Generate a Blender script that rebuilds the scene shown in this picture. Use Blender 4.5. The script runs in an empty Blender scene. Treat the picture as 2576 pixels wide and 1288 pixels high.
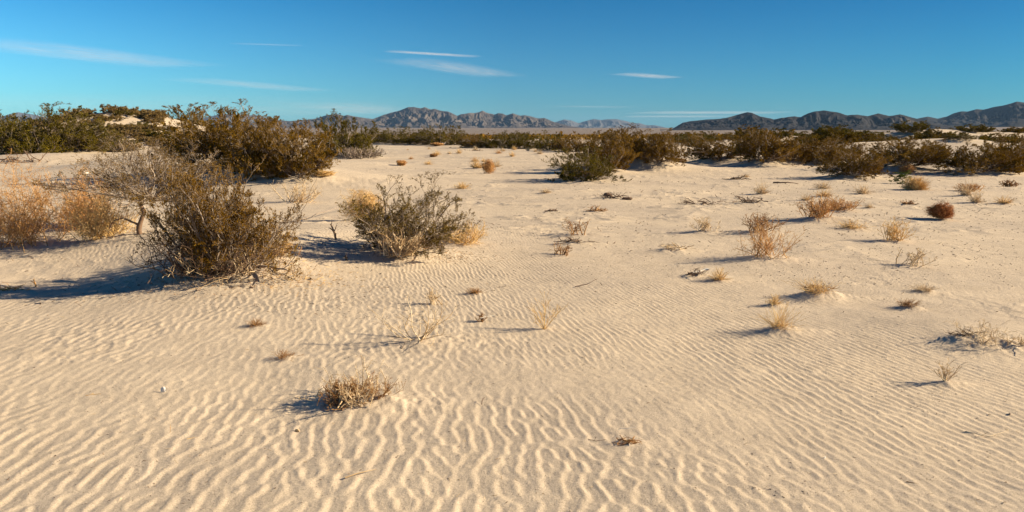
import bpy, math, random
import numpy as np
from mathutils import Vector

# ------------------------------------------------------------------ camera, sky, sun, exposure
SC = bpy.context.scene
F, V0, CH = 1900.0, 338.0, 1.6           # focal length and horizon row (2576 wide frame), eye height
PITCH = math.atan((644 - V0) / F)
cam = bpy.data.cameras.new('camera'); cam_o = bpy.data.objects.new('camera', cam)
SC.collection.objects.link(cam_o); SC.camera = cam_o
cam.sensor_width = 36; cam.lens = F / 2576 * 36
cam.clip_start = 0.05; cam.clip_end = 250000
cam_o.location = (0, 0, CH); cam_o.rotation_euler = (math.pi / 2 - PITCH, 0, 0)

SUN_EL, SUN_AZ = math.radians(24), math.radians(88)       # azimuth clockwise from +y
W = bpy.data.worlds.new('World'); SC.world = W; W.use_nodes = True
nt = W.node_tree; nt.nodes.clear()
def N(t, typ, **k):
    n = t.nodes.new(typ)
    for a, b in k.items(): setattr(n, a, b)
    return n
def L(t, a, b): t.links.new(a, b)
sky = N(nt, 'ShaderNodeTexSky', sky_type='NISHITA', sun_disc=False, sun_elevation=SUN_EL, sun_rotation=SUN_AZ)
sky.altitude = 300; sky.air_density = 1.0; sky.dust_density = 0.6; sky.ozone_density = 2.0
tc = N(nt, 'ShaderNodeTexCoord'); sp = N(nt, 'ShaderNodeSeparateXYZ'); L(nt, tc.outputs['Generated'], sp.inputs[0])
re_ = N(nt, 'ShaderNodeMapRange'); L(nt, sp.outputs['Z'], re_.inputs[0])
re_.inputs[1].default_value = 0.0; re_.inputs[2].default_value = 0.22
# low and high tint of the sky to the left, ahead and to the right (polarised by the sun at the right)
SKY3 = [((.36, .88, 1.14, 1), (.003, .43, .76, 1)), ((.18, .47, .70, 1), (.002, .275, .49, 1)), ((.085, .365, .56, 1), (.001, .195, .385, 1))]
def mixc(t, fac, a, b):
    m = N(t, 'ShaderNodeMix', data_type='RGBA')
    L(t, fac, m.inputs[0])
    for s, v in ((6, a), (7, b)):
        if isinstance(v, tuple): m.inputs[s].default_value = v
        else: L(t, v, m.inputs[s])
    return m.outputs[2]
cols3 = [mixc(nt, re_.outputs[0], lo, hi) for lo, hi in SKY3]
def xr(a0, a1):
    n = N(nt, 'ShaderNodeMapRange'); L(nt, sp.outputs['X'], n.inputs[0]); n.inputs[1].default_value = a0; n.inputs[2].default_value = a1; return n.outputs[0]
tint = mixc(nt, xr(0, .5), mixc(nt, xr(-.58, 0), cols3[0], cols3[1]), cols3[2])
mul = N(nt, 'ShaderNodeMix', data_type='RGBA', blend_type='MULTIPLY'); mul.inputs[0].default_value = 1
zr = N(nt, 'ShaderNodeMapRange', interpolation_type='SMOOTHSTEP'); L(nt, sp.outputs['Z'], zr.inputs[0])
zr.inputs[1].default_value = .16; zr.inputs[2].default_value = .75          # much deeper blue overhead, out of view, darkened to deepen the shadows
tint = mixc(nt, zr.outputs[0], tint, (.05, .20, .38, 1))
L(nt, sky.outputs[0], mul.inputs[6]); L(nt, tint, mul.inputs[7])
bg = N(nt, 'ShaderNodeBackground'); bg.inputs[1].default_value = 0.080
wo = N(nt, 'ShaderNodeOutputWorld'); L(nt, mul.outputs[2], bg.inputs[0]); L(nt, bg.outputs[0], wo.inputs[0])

sl = bpy.data.lights.new('sun', 'SUN'); sl.energy = 5.0; sl.angle = math.radians(0.5); sl.color = (1.0, 0.83, 0.58)
so = bpy.data.objects.new('sun', sl); SC.collection.objects.link(so)
sdir = Vector((math.cos(SUN_EL) * math.sin(SUN_AZ), math.cos(SUN_EL) * math.cos(SUN_AZ), math.sin(SUN_EL)))
so.rotation_euler = (-sdir).to_track_quat('-Z', 'Y').to_euler(); so.location = (200, 0, 300)
vs = SC.view_settings; vs.view_transform = 'Standard'; vs.look = 'None'; vs.gamma = 1; vs.exposure = 1.15
SC.render.engine = 'CYCLES'
SC.cycles.transparent_max_bounces = 24

# ------------------------------------------------------------------ numpy helpers
rs = np.random.RandomState
def smooth(t): t = np.clip(t, 0, 1); return t * t * (3 - 2 * t)
def hash2(ix, iy, s):
    n = (ix.astype(np.int64) * 374761393 + iy.astype(np.int64) * 668265263 + s * 974634777) & 0xffffffff
    n = ((n ^ (n >> 13)) * 1274126177) & 0xffffffff
    n = (n ^ (n >> 16)) & 0xffffffff
    return n.astype(np.float64) / 4294967295.0
def noise(x, y, s=0):
    """gradient noise, about -1..1"""
    ix = np.floor(x); iy = np.floor(y); fx = x - ix; fy = y - iy
    ux = fx * fx * fx * (fx * (fx * 6 - 15) + 10); uy = fy * fy * fy * (fy * (fy * 6 - 15) + 10)
    def g(dx, dy):
        a = hash2(ix + dx, iy + dy, s) * 2 * np.pi
        return np.cos(a) * (fx - dx) + np.sin(a) * (fy - dy)
    a = g(0, 0) * (1 - ux) + g(1, 0) * ux; b = g(0, 1) * (1 - ux) + g(1, 1) * ux
    return (a * (1 - uy) + b * uy) * 1.5
def fbm(x, y, o=4, s=0, gain=.5):
    r = 0; a = 1; t = 0
    for i in range(o):
        r = r + a * noise(x, y, s + i * 17); t += a; a *= gain; x = x * 2.03 + 5.1; y = y * 2.03 + 1.7
    return r / t
def ridged(x, y, o=5, s=0):
    r = 0; a = 1; t = 0; w = 1.0
    for i in range(o):
        n = 1 - np.abs(noise(x, y, s + i * 31)) * 1.25; n = np.clip(n, 0, 1) ** 1.6
        r = r + a * n * w; t += a; w = np.clip(n * 1.4, 0, 1); a *= .52; x = x * 2.07 + 3.3; y = y * 2.07 + 8.1
    return r / t

def ray(u, v):
    a = (u - 1288) / F; b = (644 - v) / F
    return a, math.cos(PITCH) + math.sin(PITCH) * b, -math.sin(PITCH) + math.cos(PITCH) * b

# ------------------------------------------------------------------ terrain height
HILLS = []      # x, y, sx, sy, height : broad dunes
def hill(u, dist, su, sy, h):
    """dune crest seen at column u, dist metres ahead"""
    HILLS.append((dist * (u - 1288) / F * .99, dist, su, sy, h))
hill(300, 95, 13, 12, 2.9); hill(210, 85, 9, 10, 1.2); hill(420, 100, 12, 12, 1.3)
hill(120, 42, 5, 4.5, .55); hill(430, 34, 4.5, 3.6, .75); hill(640, 28, 4.5, 3.2, .55); hill(770, 24.5, 2.6, 2.4, .28)
hill(860, 38, 3, 3, .25); hill(1080, 62, 8, 5, .35)
hill(780, 11.5, 1.6, 1.8, .17); hill(530, 9.3, 1.2, 1.1, .13); hill(330, 10.8, 1.0, .8, .05); hill(1010, 11.2, 1.1, 1.0, .07)
hill(150, 8.6, 1.5, .9, -.10); hill(60, 12.2, 1.2, 1.0, .10); hill(230, 13.6, 1.5, 1.2, .12)
hill(1590, 36, 2.6, 2.2, .45); hill(1930, 40, 3.2, 2.6, .35); hill(1820, 46, 4, 3, .3); hill(2160, 33, 2.4, 2, .2)
hill(2290, 38, 3, 2.5, .35); hill(2500, 36, 3.5, 3, .2)
hill(1960, 120, 9, 10, 1.6); hill(2080, 110, 10, 9, .5); hill(1880, 105, 8, 8, .6); hill(2210, 130, 12, 10, .7)
hill(2350, 125, 11, 10, 1.5); hill(2440, 140, 13, 12, 1.0); hill(2560, 135, 13, 12, .8); hill(2680, 120, 14, 14, .6)
hill(2330, 78, 7, 6, .9); hill(2480, 70, 7, 6, .7); hill(2150, 72, 6, 5, .6)
hill(1750, 12, 2.5, 1.6, .05); hill(1940, 9.2, .9, .7, .05); hill(2060, 14, 1.2, .9, .09); hill(2440, 6.0, .7, .5, .05)
hill(900, 5.0, .6, .45, .035); hill(540, 9.0, 1.0, .7, .10); hill(690, 10.2, 1.1, .8, .12)
MOUNDS = []     # x, y, rx, ry, h : drift under each plant
def base_h(x, y):
    x = np.asarray(x, float); y = np.asarray(y, float)
    r = np.hypot(x, y)
    z = .05 * fbm(x * .22, y * .22, 3, 3) * smooth(r / 10)
    z = z + .012 * fbm(x * 1.1, y * 1.1, 3, 9)
    z = z + .045 * smooth((r - 8) / 6) * (1 - smooth((r - 45) / 40)) * smooth((fbm(x * .35, y * .5, 2, 14) - .02) * 3.5) * ridged(x * 1.5, y * 2.2, 3, 15)
    far = smooth((r - 30) / 90)
    right = .35 + .65 * smooth((x / np.maximum(r, 1) - .05) * 3) + .3 * smooth((-x / np.maximum(r, 1) - .2) * 4)
    out = 1 - smooth((r - 350) / 500)
    z = z + far * right * out * (1.1 * fbm(x / 26, y / 26, 3, 21) + .35 * ridged(x / 9, y / 9, 2, 5) - .15)
    for hx, hy, sx, sy, h in HILLS:
        z = z + h * np.exp(-((x - hx) / sx) ** 2 - ((y - hy) / sy) ** 2)
    z = z + 36 * smooth((r - 900) / 3600)
    z = z + 1.6 * smooth((r - 500) / 800) * fbm(x / 130, y / 130, 4, 77)
    return z
def H(x, y):
    z = base_h(x, y)
    for mx, my, rx, ry, h in MOUNDS:
        d = ((x - mx) / rx) ** 2 + ((y - my) / ry) ** 2
        z = z + h * np.exp(-d)
    return z
def H1(x, y): return float(H(np.array([x], float), np.array([y], float))[0])
def place(u, v, mound=0.0, full=False):
    """ground point seen at pixel (u, v) of the 2576-wide frame, with an optional drift of its own"""
    a, b, c = ray(u, v)
    y0 = CH / max(-c / b, .004); y = y0
    for i in range(14):
        x = y * a / b
        z = (H1(x, y) if full else float(base_h(np.array([x]), np.array([y]))[0])) + mound
        yn = max(CH - z, .25) / max(-c / b, .004)
        y = .55 * y + .45 * min(max(yn, .55 * y0), 1.6 * y0)
    return y * a / b, y
def size_at(u, v, vtop, wpx, x, y, z):
    a, b, c = ray(u, vtop)
    ztop = CH + c / b * y
    depth = y * math.cos(PITCH) + (CH - z) * math.sin(PITCH)
    return wpx / F * depth, max(ztop - z, .01)

# ------------------------------------------------------------------ object helpers
COL = SC.collection
def mesh_np(name, V, Fq, mat, parent=None, rnd=None, smooth_=False):
    V = np.ascontiguousarray(V, dtype=np.float32); Fq = np.ascontiguousarray(Fq, dtype=np.int32)
    me = bpy.data.meshes.new(name)
    k = Fq.shape[1]
    me.vertices.add(len(V)); me.vertices.foreach_set('co', V.ravel())
    me.loops.add(Fq.size); me.loops.foreach_set('vertex_index', Fq.ravel())
    me.polygons.add(len(Fq)); me.polygons.foreach_set('loop_start', np.arange(0, Fq.size, k, dtype=np.int32))
    me.polygons.foreach_set('loop_total', np.full(len(Fq), k, dtype=np.int32))
    if smooth_: me.polygons.foreach_set('use_smooth', np.ones(len(Fq), dtype=bool))
    me.update(calc_edges=True)
    if rnd is not None:
        at = me.attributes.new('rnd', 'FLOAT', 'POINT'); at.data.foreach_set('value', np.ascontiguousarray(rnd, dtype=np.float32))
    me.materials.append(mat)
    o = bpy.data.objects.new(name, me); COL.objects.link(o)
    if parent: o.parent = parent
    return o
def tag(o, label=None, cat=None, group=None, kind=None):
    if label: o['label'] = label
    if cat: o['category'] = cat
    if group: o['group'] = group
    if kind: o['kind'] = kind
    return o
def empty(name, loc=(0, 0, 0)):
    o = bpy.data.objects.new(name, None); o.empty_display_size = .1; o.location = loc; COL.objects.link(o); return o
def copy_tree(o, parent=None):
    c = o.copy(); COL.objects.link(c)
    if parent: c.parent = parent
    for ch in o.children: copy_tree(ch, c)
    return c

# ------------------------------------------------------------------ materials
def newmat(name):
    m = bpy.data.materials.new(name); m.use_nodes = True
    t = m.node_tree; t.nodes.clear(); return m, t
def ramp(t, fac, stops):
    r = N(t, 'ShaderNodeValToRGB'); L(t, fac, r.inputs[0]); e = r.color_ramp.elements
    while len(e) < len(stops): e.new(.5)
    for q, (p, c) in zip(e, stops): q.position = p; q.color = (*c, 1)
    return r.outputs[0]
def noise_n(t, vec, scale, detail=4, rough=.55):
    n = N(t, 'ShaderNodeTexNoise'); n.inputs['Scale'].default_value = scale
    n.inputs['Detail'].default_value = detail; n.inputs['Roughness'].default_value = rough
    if vec is not None: L(t, vec, n.inputs['Vector'])
    return n.outputs[0]
def leaf_mat(name, stops, trans=.2):
    m, t = newmat(name)
    a = N(t, 'ShaderNodeAttribute', attribute_name='rnd')
    c = ramp(t, a.outputs['Fac'], stops)
    d = N(t, 'ShaderNodeBsdfDiffuse'); L(t, c, d.inputs[0])
    tr = N(t, 'ShaderNodeBsdfTranslucent'); L(t, c, tr.inputs[0])
    mx = N(t, 'ShaderNodeMixShader'); mx.inputs[0].default_value = trans
    L(t, d.outputs[0], mx.inputs[1]); L(t, tr.outputs[0], mx.inputs[2])
    o = N(t, 'ShaderNodeOutputMaterial'); L(t, mx.outputs[0], o.inputs[0]); return m
def stem_mat(name, stops):
    m, t = newmat(name)
    a = N(t, 'ShaderNodeAttribute', attribute_name='rnd'); tc = N(t, 'ShaderNodeTexCoord')
    n = noise_n(t, tc.outputs['Object'], 25)
    mm = N(t, 'ShaderNodeMath', operation='MULTIPLY_ADD'); L(t, n, mm.inputs[0]); mm.inputs[1].default_value = .7
    L(t, a.outputs['Fac'], mm.inputs[2])
    mr = N(t, 'ShaderNodeMapRange'); L(t, mm.outputs[0], mr.inputs[0]); mr.inputs[1].default_value = .15; mr.inputs[2].default_value = 1.5
    c = ramp(t, mr.outputs[0], stops)
    p = N(t, 'ShaderNodeBsdfPrincipled'); L(t, c, p.inputs['Base Color']); p.inputs['Roughness'].default_value = .8
    o = N(t, 'ShaderNodeOutputMaterial'); L(t, p.outputs[0], o.inputs[0]); return m
M = {}
M['leaf_brown'] = leaf_mat('olive brown creosote leaves', [(0, (.055, .030, .002)), (.5, (.180, .100, .009)), (1, (.34, .205, .028))])
M['leaf_green'] = leaf_mat('olive green creosote leaves', [(0, (.038, .032, .002)), (.5, (.125, .096, .008)), (1, (.24, .185, .026))])
M['leaf_olive'] = leaf_mat('olive gold creosote leaves', [(0, (.040, .026, .002)), (.5, (.135, .085, .007)), (1, (.26, .175, .022))])
M['leaf_dark'] = leaf_mat('brown sun scorched leaves', [(0, (.045, .022, .002)), (.5, (.185, .096, .008)), (1, (.36, .21, .030))])
M['leaf_tan'] = leaf_mat('tan dry scrub leaves', [(0, (.10, .065, .018)), (.5, (.24, .165, .060)), (1, (.38, .27, .12))])
M['leaf_fresh'] = leaf_mat('yellow green leaves', [(0, (.05, .07, .01)), (1, (.17, .19, .04))])
M['leaf_rust'] = leaf_mat('rust coloured dry leaves', [(0, (.07, .022, .005)), (.5, (.20, .072, .014)), (1, (.36, .16, .045))])
M['stem_grey'] = stem_mat('weathered grey stems', [(0, (.055, .034, .022)), (.5, (.21, .155, .115)), (1, (.52, .42, .33))])
M['stem_pale'] = stem_mat('bleached pale twigs', [(0, (.22, .13, .06)), (.5, (.56, .40, .22)), (1, (.86, .70, .47))])
M['stem_orange'] = stem_mat('orange brown dry twigs', [(0, (.20, .080, .018)), (.5, (.48, .235, .065)), (1, (.74, .45, .17))])
M['stem_straw'] = stem_mat('golden straw', [(0, (.34, .16, .03)), (.5, (.64, .41, .15)), (1, (.84, .63, .32))])
M['stem_dark'] = stem_mat('dark rotten wood', [(0, (.03, .018, .012)), (.5, (.11, .06, .035)), (1, (.30, .19, .11))])
M['stem_rust'] = stem_mat('rust brown twigs', [(0, (.08, .030, .008)), (.5, (.27, .125, .035)), (1, (.50, .28, .09))])
M['stem_red'] = stem_mat('deep rust twigs', [(0, (.10, .022, .003)), (.5, (.32, .095, .012)), (1, (.55, .23, .04))])
M['bone'] = stem_mat('bleached white chip', [(0, (.6, .55, .47)), (1, (.85, .82, .76))])
M['pebble'] = stem_mat('dark pebbles and bits', [(0, (.05, .035, .028)), (.6, (.14, .10, .075)), (1, (.3, .22, .16))])

# sand
def sand_mat():
    m, t = newmat('wind blown sand')
    tc = N(t, 'ShaderNodeTexCoord'); P = tc.outputs['Object']
    c1 = noise_n(t, P, .35, 4); c2 = noise_n(t, P, 3.0, 5); c3 = noise_n(t, P, 230, 2, .7); c4 = noise_n(t, P, 110, 3, .85)
    sand = ramp(t, c2, [(.3, (.500, .408, .305)), (.7, (.565, .465, .350))])
    dusty = ramp(t, c2, [(.3, (.44, .362, .278)), (.7, (.50, .412, .318))])
    f1 = ramp(t, c1, [(.42, (0, 0, 0)), (.62, (1, 1, 1))])
    base = mixc(t, f1, sand, dusty)
    gr = N(t, 'ShaderNodeMath', operation='ADD'); L(t, c3, gr.inputs[0]); L(t, c4, gr.inputs[1])
    grain = ramp(t, gr.outputs[0], [(.28, (.42, .40, .38)), (.47, (.90, .90, .90)), (.60, (1.10, 1.09, 1.06)), (.72, (1.34, 1.32, 1.28))])
    gm = N(t, 'ShaderNodeMapRange'); L(t, gr.outputs[0], gm.inputs[0]); gm.inputs[1].default_value = .55; gm.inputs[2].default_value = 1.45
    grain = ramp(t, gm.outputs[0], [(.12, (.50, .48, .46)), (.42, (.92, .92, .91)), (.58, (1.05, 1.05, 1.04)), (.88, (1.30, 1.30, 1.28))])
    mu = N(t, 'ShaderNodeMix', data_type='RGBA', blend_type='MULTIPLY'); mu.inputs[0].default_value = 1
    L(t, base, mu.inputs[6]); L(t, grain, mu.inputs[7])
    # far gravel plain, a different soil
    sx = N(t, 'ShaderNodeVectorMath', operation='LENGTH'); L(t, P, sx.inputs[0])
    pn = noise_n(t, P, .012, 5); pn2 = noise_n(t, P, .05, 6, .7)
    ad = N(t, 'ShaderNodeMath', operation='MULTIPLY_ADD'); L(t, pn, ad.inputs[0]); ad.inputs[1].default_value = -300; L(t, sx.outputs['Value'], ad.inputs[2])
    mr = N(t, 'ShaderNodeMapRange', interpolation_type='SMOOTHSTEP'); L(t, ad.outputs[0], mr.inputs[0]); mr.inputs[1].default_value = 60; mr.inputs[2].default_value = 330
    plain = ramp(t, pn2, [(.3, (.15, .115, .09)), (.55, (.21, .165, .13)), (.75, (.33, .26, .20))])
    col = mixc(t, mr.outputs[0], mu.outputs[2], plain)
    p = N(t, 'ShaderNodeBsdfPrincipled'); L(t, col, p.inputs['Base Color']); p.inputs['Roughness'].default_value = .95
    p.inputs['Specular IOR Level'].default_value = .15
    b1 = N(t, 'ShaderNodeBump'); b1.inputs['Strength'].default_value = .55; b1.inputs['Distance'].default_value = .0035; L(t, gr.outputs[0], b1.inputs['Height'])
    b2 = N(t, 'ShaderNodeBump'); b2.inputs['Strength'].default_value = .5; b2.inputs['Distance'].default_value = .02
    L(t, noise_n(t, P, 9, 6, .65), b2.inputs['Height']); L(t, b1.outputs[0], b2.inputs['Normal'])
    L(t, b2.outputs[0], p.inputs['Normal'])
    o = N(t, 'ShaderNodeOutputMaterial'); L(t, p.outputs[0], o.inputs[0]); return m
M['sand'] = sand_mat()
def rock_mat(name, a, b, pale, sc):
    m, t = newmat(name)
    tc = N(t, 'ShaderNodeTexCoord'); P = tc.outputs['Object']
    n = noise_n(t, P, 1 / sc, 5, .6); n2 = noise_n(t, P, .23 / sc, 5, .6)
    c = ramp(t, n, [(.35, a), (.65, b)])
    f = ramp(t, n2, [(.56, (0, 0, 0)), (.72, (1, 1, 1))])
    col = mixc(t, f, c, (*pale, 1))
    p = N(t, 'ShaderNodeBsdfPrincipled'); L(t, col, p.inputs['Base Color']); p.inputs['Roughness'].default_value = .95
    p.inputs['Specular IOR Level'].default_value = .1
    bp = N(t, 'ShaderNodeBump'); bp.inputs['Strength'].default_value = .6; bp.inputs['Distance'].default_value = sc * .10
    L(t, n, bp.inputs['Height']); L(t, bp.outputs[0], p.inputs['Normal'])
    o = N(t, 'ShaderNodeOutputMaterial'); L(t, p.outputs[0], o.inputs[0]); return m
M['rock_mid'] = rock_mat('grey brown desert rock', (.050, .043, .043), (.098, .083, .077), (.22, .18, .145), 45)
M['rock_dark'] = rock_mat('dark desert rock', (.010, .010, .013), (.026, .024, .027), (.13, .11, .09), 28)
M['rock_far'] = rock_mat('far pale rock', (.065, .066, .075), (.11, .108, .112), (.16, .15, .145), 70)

# ------------------------------------------------------------------ plant geometry
def norm(a): return a / np.maximum(np.linalg.norm(a, axis=-1, keepdims=True), 1e-9)
def grow(R, P0, D0, Ln, Rad, seg=6, wig=.15, up=.03, taper=.35):
    n = len(P0); P = np.zeros((n, seg + 1, 3)); P[:, 0] = P0; d = norm(D0)
    st = (Ln / seg)[:, None]
    for i in range(seg):
        d = norm(d + R.normal(0, wig, (n, 3)) + np.array([0, 0, up])); P[:, i + 1] = P[:, i] + d * st
    rr = Rad[:, None] * np.linspace(1, taper, seg + 1)[None]
    return P, rr
def kids(R, P, Rr, Ln, k, tmin, tmax, ang, lenf, radf, updir=.0):
    """k children on every branch of P"""
    n, m, _ = P.shape; seg = m - 1
    t = (tmin + (tmax - tmin) * (np.arange(k)[None] + R.rand(n, k)) / k) * seg
    i = np.clip(np.floor(t).astype(int), 0, seg - 1); f = (t - i)[..., None]
    ar = np.arange(n)[:, None]
    A = P[ar, i]; B = P[ar, i + 1]; pos = A * (1 - f) + B * f; tan = norm(B - A)
    rv = norm(R.normal(0, 1, (n, k, 3))); perp = norm(rv - (rv * tan).sum(-1, keepdims=True) * tan)
    an = np.radians(R.uniform(ang[0], ang[1], (n, k, 1)))
    d = tan * np.cos(an) + perp * np.sin(an) + np.array([0, 0, updir])
    ln = Ln[:, None] * lenf * R.uniform(.6, 1.25, (n, k)) * (1.15 - .5 * t / seg)
    rd = (Rr[ar, i]) * radf
    return pos.reshape(-1, 3), d.reshape(-1, 3), ln.ravel(), rd.ravel()
def tubes(R, P, Rr, k=3, rmin=.0007):
    n, m, _ = P.shape
    T = norm(np.gradient(P, axis=1)); ref = norm(R.normal(0, 1, (n, 1, 3)))
    U = norm(np.cross(T, ref)); Vv = np.cross(T, U)
    a = np.arange(k) * 2 * np.pi / k
    rr = np.maximum(Rr, rmin)[:, :, None, None]
    V = P[:, :, None] + rr * (np.cos(a)[None, None, :, None] * U[:, :, None] + np.sin(a)[None, None, :, None] * Vv[:, :, None])
    idx = np.arange(n * m * k).reshape(n, m, k)
    A = idx[:, :-1]; B = idx[:, 1:]
    Fq = np.stack([A, np.roll(A, -1, 2), np.roll(B, -1, 2), B], -1).reshape(-1, 4)
    rn = np.repeat(R.rand(n), m * k)
    return V.reshape(-1, 3), Fq, rn
def merge(parts):
    Vs, Fs, Rn = [], [], []; o = 0
    for V, f, r in parts:
        Vs.append(V); Fs.append(f + o); Rn.append(r); o += len(V)
    return np.concatenate(Vs), np.concatenate(Fs), np.concatenate(Rn)
def leaves(R, pos, tan, size, spread=.6, aspect=.5, tone=None):
    n = len(pos)
    d = norm(norm(tan) + R.normal(0, spread, (n, 3))); q = norm(np.cross(d, R.normal(0, 1, (n, 3))))
    l = size * R.uniform(.6, 1.3, (n, 1)); w = l * aspect * .5
    base = pos + R.normal(0, size * .25, (n, 3))
    V = np.stack([base, base + d * l * .5 + q * w, base + d * l, base + d * l * .5 - q * w], 1).reshape(-1, 3)
    Fq = np.arange(n * 4).reshape(n, 4)
    r = R.rand(n) if tone is None else np.clip(tone + R.normal(0, .17, n), 0, 1)
    return V, Fq, np.repeat(r, 4)
def on_branches(R, P, k, tmin=.2):
    n, m, _ = P.shape; t = (tmin + (1 - tmin) * R.rand(n, k)) * (m - 1)
    i = np.clip(np.floor(t).astype(int), 0, m - 2); f = (t - i)[..., None]; ar = np.arange(n)[:, None]
    A = P[ar, i]; B = P[ar, i + 1]
    return (A * (1 - f) + B * f).reshape(-1, 3), norm(B - A).reshape(-1, 3), ar.repeat(k, 1).ravel()

def creosote(seed, w=2.6, h=2.0, nm=22, ks=(5, 5, 4), nl=9, leaf=.032, th=74, fine=.0016, wig=.13, skirt=.0, lean=(0, 0), aspect=.5, base_r=.08, trunk=1.0):
    """fan of grey stems from the crown of the root, fine twigs carrying the leaves. returns stems, foliage"""
    R = rs(seed)
    az = (np.arange(nm) * 2.39996 + R.rand(nm)); th_ = np.radians(th) * np.sqrt(R.rand(nm) * .95 + .03)
    D = np.stack([np.sin(th_) * np.cos(az), np.sin(th_) * np.sin(az), np.cos(th_)], 1)
    ln = 1 / np.sqrt((np.sin(th_) / (w * .5)) ** 2 + (np.cos(th_) / h) ** 2) * R.uniform(.42, .95, nm)
    D = D + np.array([lean[0], lean[1], 0])
    P0 = np.stack([np.cos(az), np.sin(az), 0 * az], 1) * base_r * w * np.sin(th_)[:, None]; P0[:, 2] = -.04 * h
    parts = []
    P, r = grow(R, P0, D, ln, np.full(nm, .0075 * h * trunk) * R.uniform(.6, 1.6, nm), 9, wig, .05)
    parts.append(tubes(R, P, r, 5)); Ln = ln
    PP = []
    for lv, (k, ang, lf, rf, tm) in enumerate(((ks[0], (18, 55), .50, .62, .16), (ks[1], (18, 62), .52, .62, .15), (ks[2], (15, 60), .55, .65, .2))):
        p0, d0, Ln, rd = kids(R, P, r, Ln, k, tm, .98, ang, lf, rf, .12 if lv < 2 else .25)
        P, r = grow(R, p0, d0, Ln, np.maximum(rd, fine * .5), (6, 5, 4)[lv], wig * 1.1, .05)
        parts.append(tubes(R, P, r, 3, fine * .5)); PP.append(P)
    pos, tan, br = on_branches(R, PP[2], nl, .15)
    tone = np.repeat(R.rand(nm), ks[0] * ks[1] * ks[2])[br] * .45 + .28
    lv = [leaves(R, pos, tan, leaf, .65, aspect, tone)]
    pos, tan, br = on_branches(R, PP[1], nl // 2 + 1, .45)
    lv.append(leaves(R, pos, tan, leaf, .65, aspect))
    return merge(parts), merge(lv)
def shift_clip(g, zmin=-.02):
    V, f, r = g; V = V.copy(); V[:, 2] = np.maximum(V[:, 2], zmin - .15); return V, f, r

def brush(seed, w, h, nm=40, ks=(5, 4), th=60, rad=.0035, fine=.0012, wig=.12, up=.06, lens=(.6, 1.05), base=.12, lean=(0, 0), seg=7, angs=(30, 75), lf=.4):
    """bare twiggy shrub, unit in metres, one mesh"""
    R = rs(seed); az = R.rand(nm) * 6.283; t = np.radians(th) * np.sqrt(R.rand(nm))
    D = np.stack([np.sin(t) * np.cos(az) + lean[0], np.sin(t) * np.sin(az) + lean[1], np.cos(t)], 1)
    ln = 1 / np.sqrt((np.sin(t) / (w * .5)) ** 2 + (np.cos(t) / h) ** 2) * R.uniform(*lens, nm)
    P0 = R.normal(0, 1, (nm, 3)) * np.array([base * w, base * w, 0]); P0[:, 2] = -.03 * h
    P, r = grow(R, P0, D, ln, np.full(nm, rad) * R.uniform(.6, 1.5, nm), seg, wig, up, .4)
    parts = [tubes(R, P, r, 4, fine)]; Ln = ln
    for k in ks:
        p0, d0, Ln, rd = kids(R, P, r, Ln, k, .2, 1, angs, lf, .65, .1)
        P, r = grow(R, p0, d0, Ln, rd, 4, wig * 1.5, up)
        parts.append(tubes(R, P, r, 3, fine))
    return merge(parts)
def tangle(seed, w, h, n=220, ln=1.0, rad=.0022, wig=.42, kid=3):
    """ball of curled wiry twigs"""
    R = rs(seed)
    c = norm(R.normal(0, 1, (n, 3))) * (R.rand(n, 1) ** .5) * .42; c[:, 2] = c[:, 2] * .9 + .42
    D = norm(np.cross(c - np.array([0, 0, .42]), R.normal(0, 1, (n, 3)))) + (c - np.array([0, 0, .3])) * .8
    P, r = grow(R, c, D, np.full(n, ln * .6) * R.uniform(.5, 1.3, n), np.full(n, 1.0), 9, wig, 0, .5)
    q = P - np.array([0, 0, .45]); rad_ = np.linalg.norm(q, axis=-1, keepdims=True)
    u_ = q / np.maximum(rad_, 1e-6); ph_ = R.rand(4) * 6.28
    lob = .50 * (1 + .22 * np.sin(3 * np.arctan2(u_[..., 1:2], u_[..., 0:1]) + ph_[0]) * (1 - u_[..., 2:3] ** 2) + .20 * np.sin(5 * u_[..., 2:3] + 2 * u_[..., 0:1] + ph_[1]) + .10 * np.sin(7 * u_[..., 0:1] + ph_[2]) + R.normal(0, .07, u_.shape[:1] + (1, 1)))
    P = np.array([0, 0, .45]) + q / np.maximum(1, rad_ / lob)
    P[..., 2] = np.maximum(P[..., 2], -.01)
    p0, d0, L2, rd = kids(R, P, r, np.full(n, ln * .22), kid, .1, 1, (30, 80), 1, .7)
    P2, r2 = grow(R, p0, d0, L2, rd, 3, .3, 0)
    S = np.array([w, w, h])
    return merge([tubes(R, P * S, r * rad, 3), tubes(R, P2 * S, r2 * rad, 3)])
def tuft(seed, w, h, n=90, rad=.0012, th=62, wig=.07, up=-.02, kid=1):
    R = rs(seed); az = R.rand(n) * 6.283; t = np.radians(th) * R.rand(n) ** .7
    D = np.stack([np.sin(t) * np.cos(az), np.sin(t) * np.sin(az), np.cos(t)], 1)
    ln = 1 / np.sqrt((np.sin(t) / (w * .5)) ** 2 + (np.cos(t) / h) ** 2) * R.uniform(.35, 1.05, n)
    P0 = R.normal(0, .07, (n, 3)) * np.array([w, w, 0]); P0[:, 2] = -.01
    P, r = grow(R, P0, D, ln, np.full(n, rad), 6, wig, up, .4)
    ps = [tubes(R, P, r, 3, rad * .5)]
    if kid:
        p0, d0, L2, rd = kids(R, P, r, ln, kid, .4, 1, (15, 50), .3, .7)
        P2, r2 = grow(R, p0, d0, L2, rd, 3, .1, 0); ps.append(tubes(R, P2, r2, 3, rad * .5))
    return merge(ps)
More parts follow.
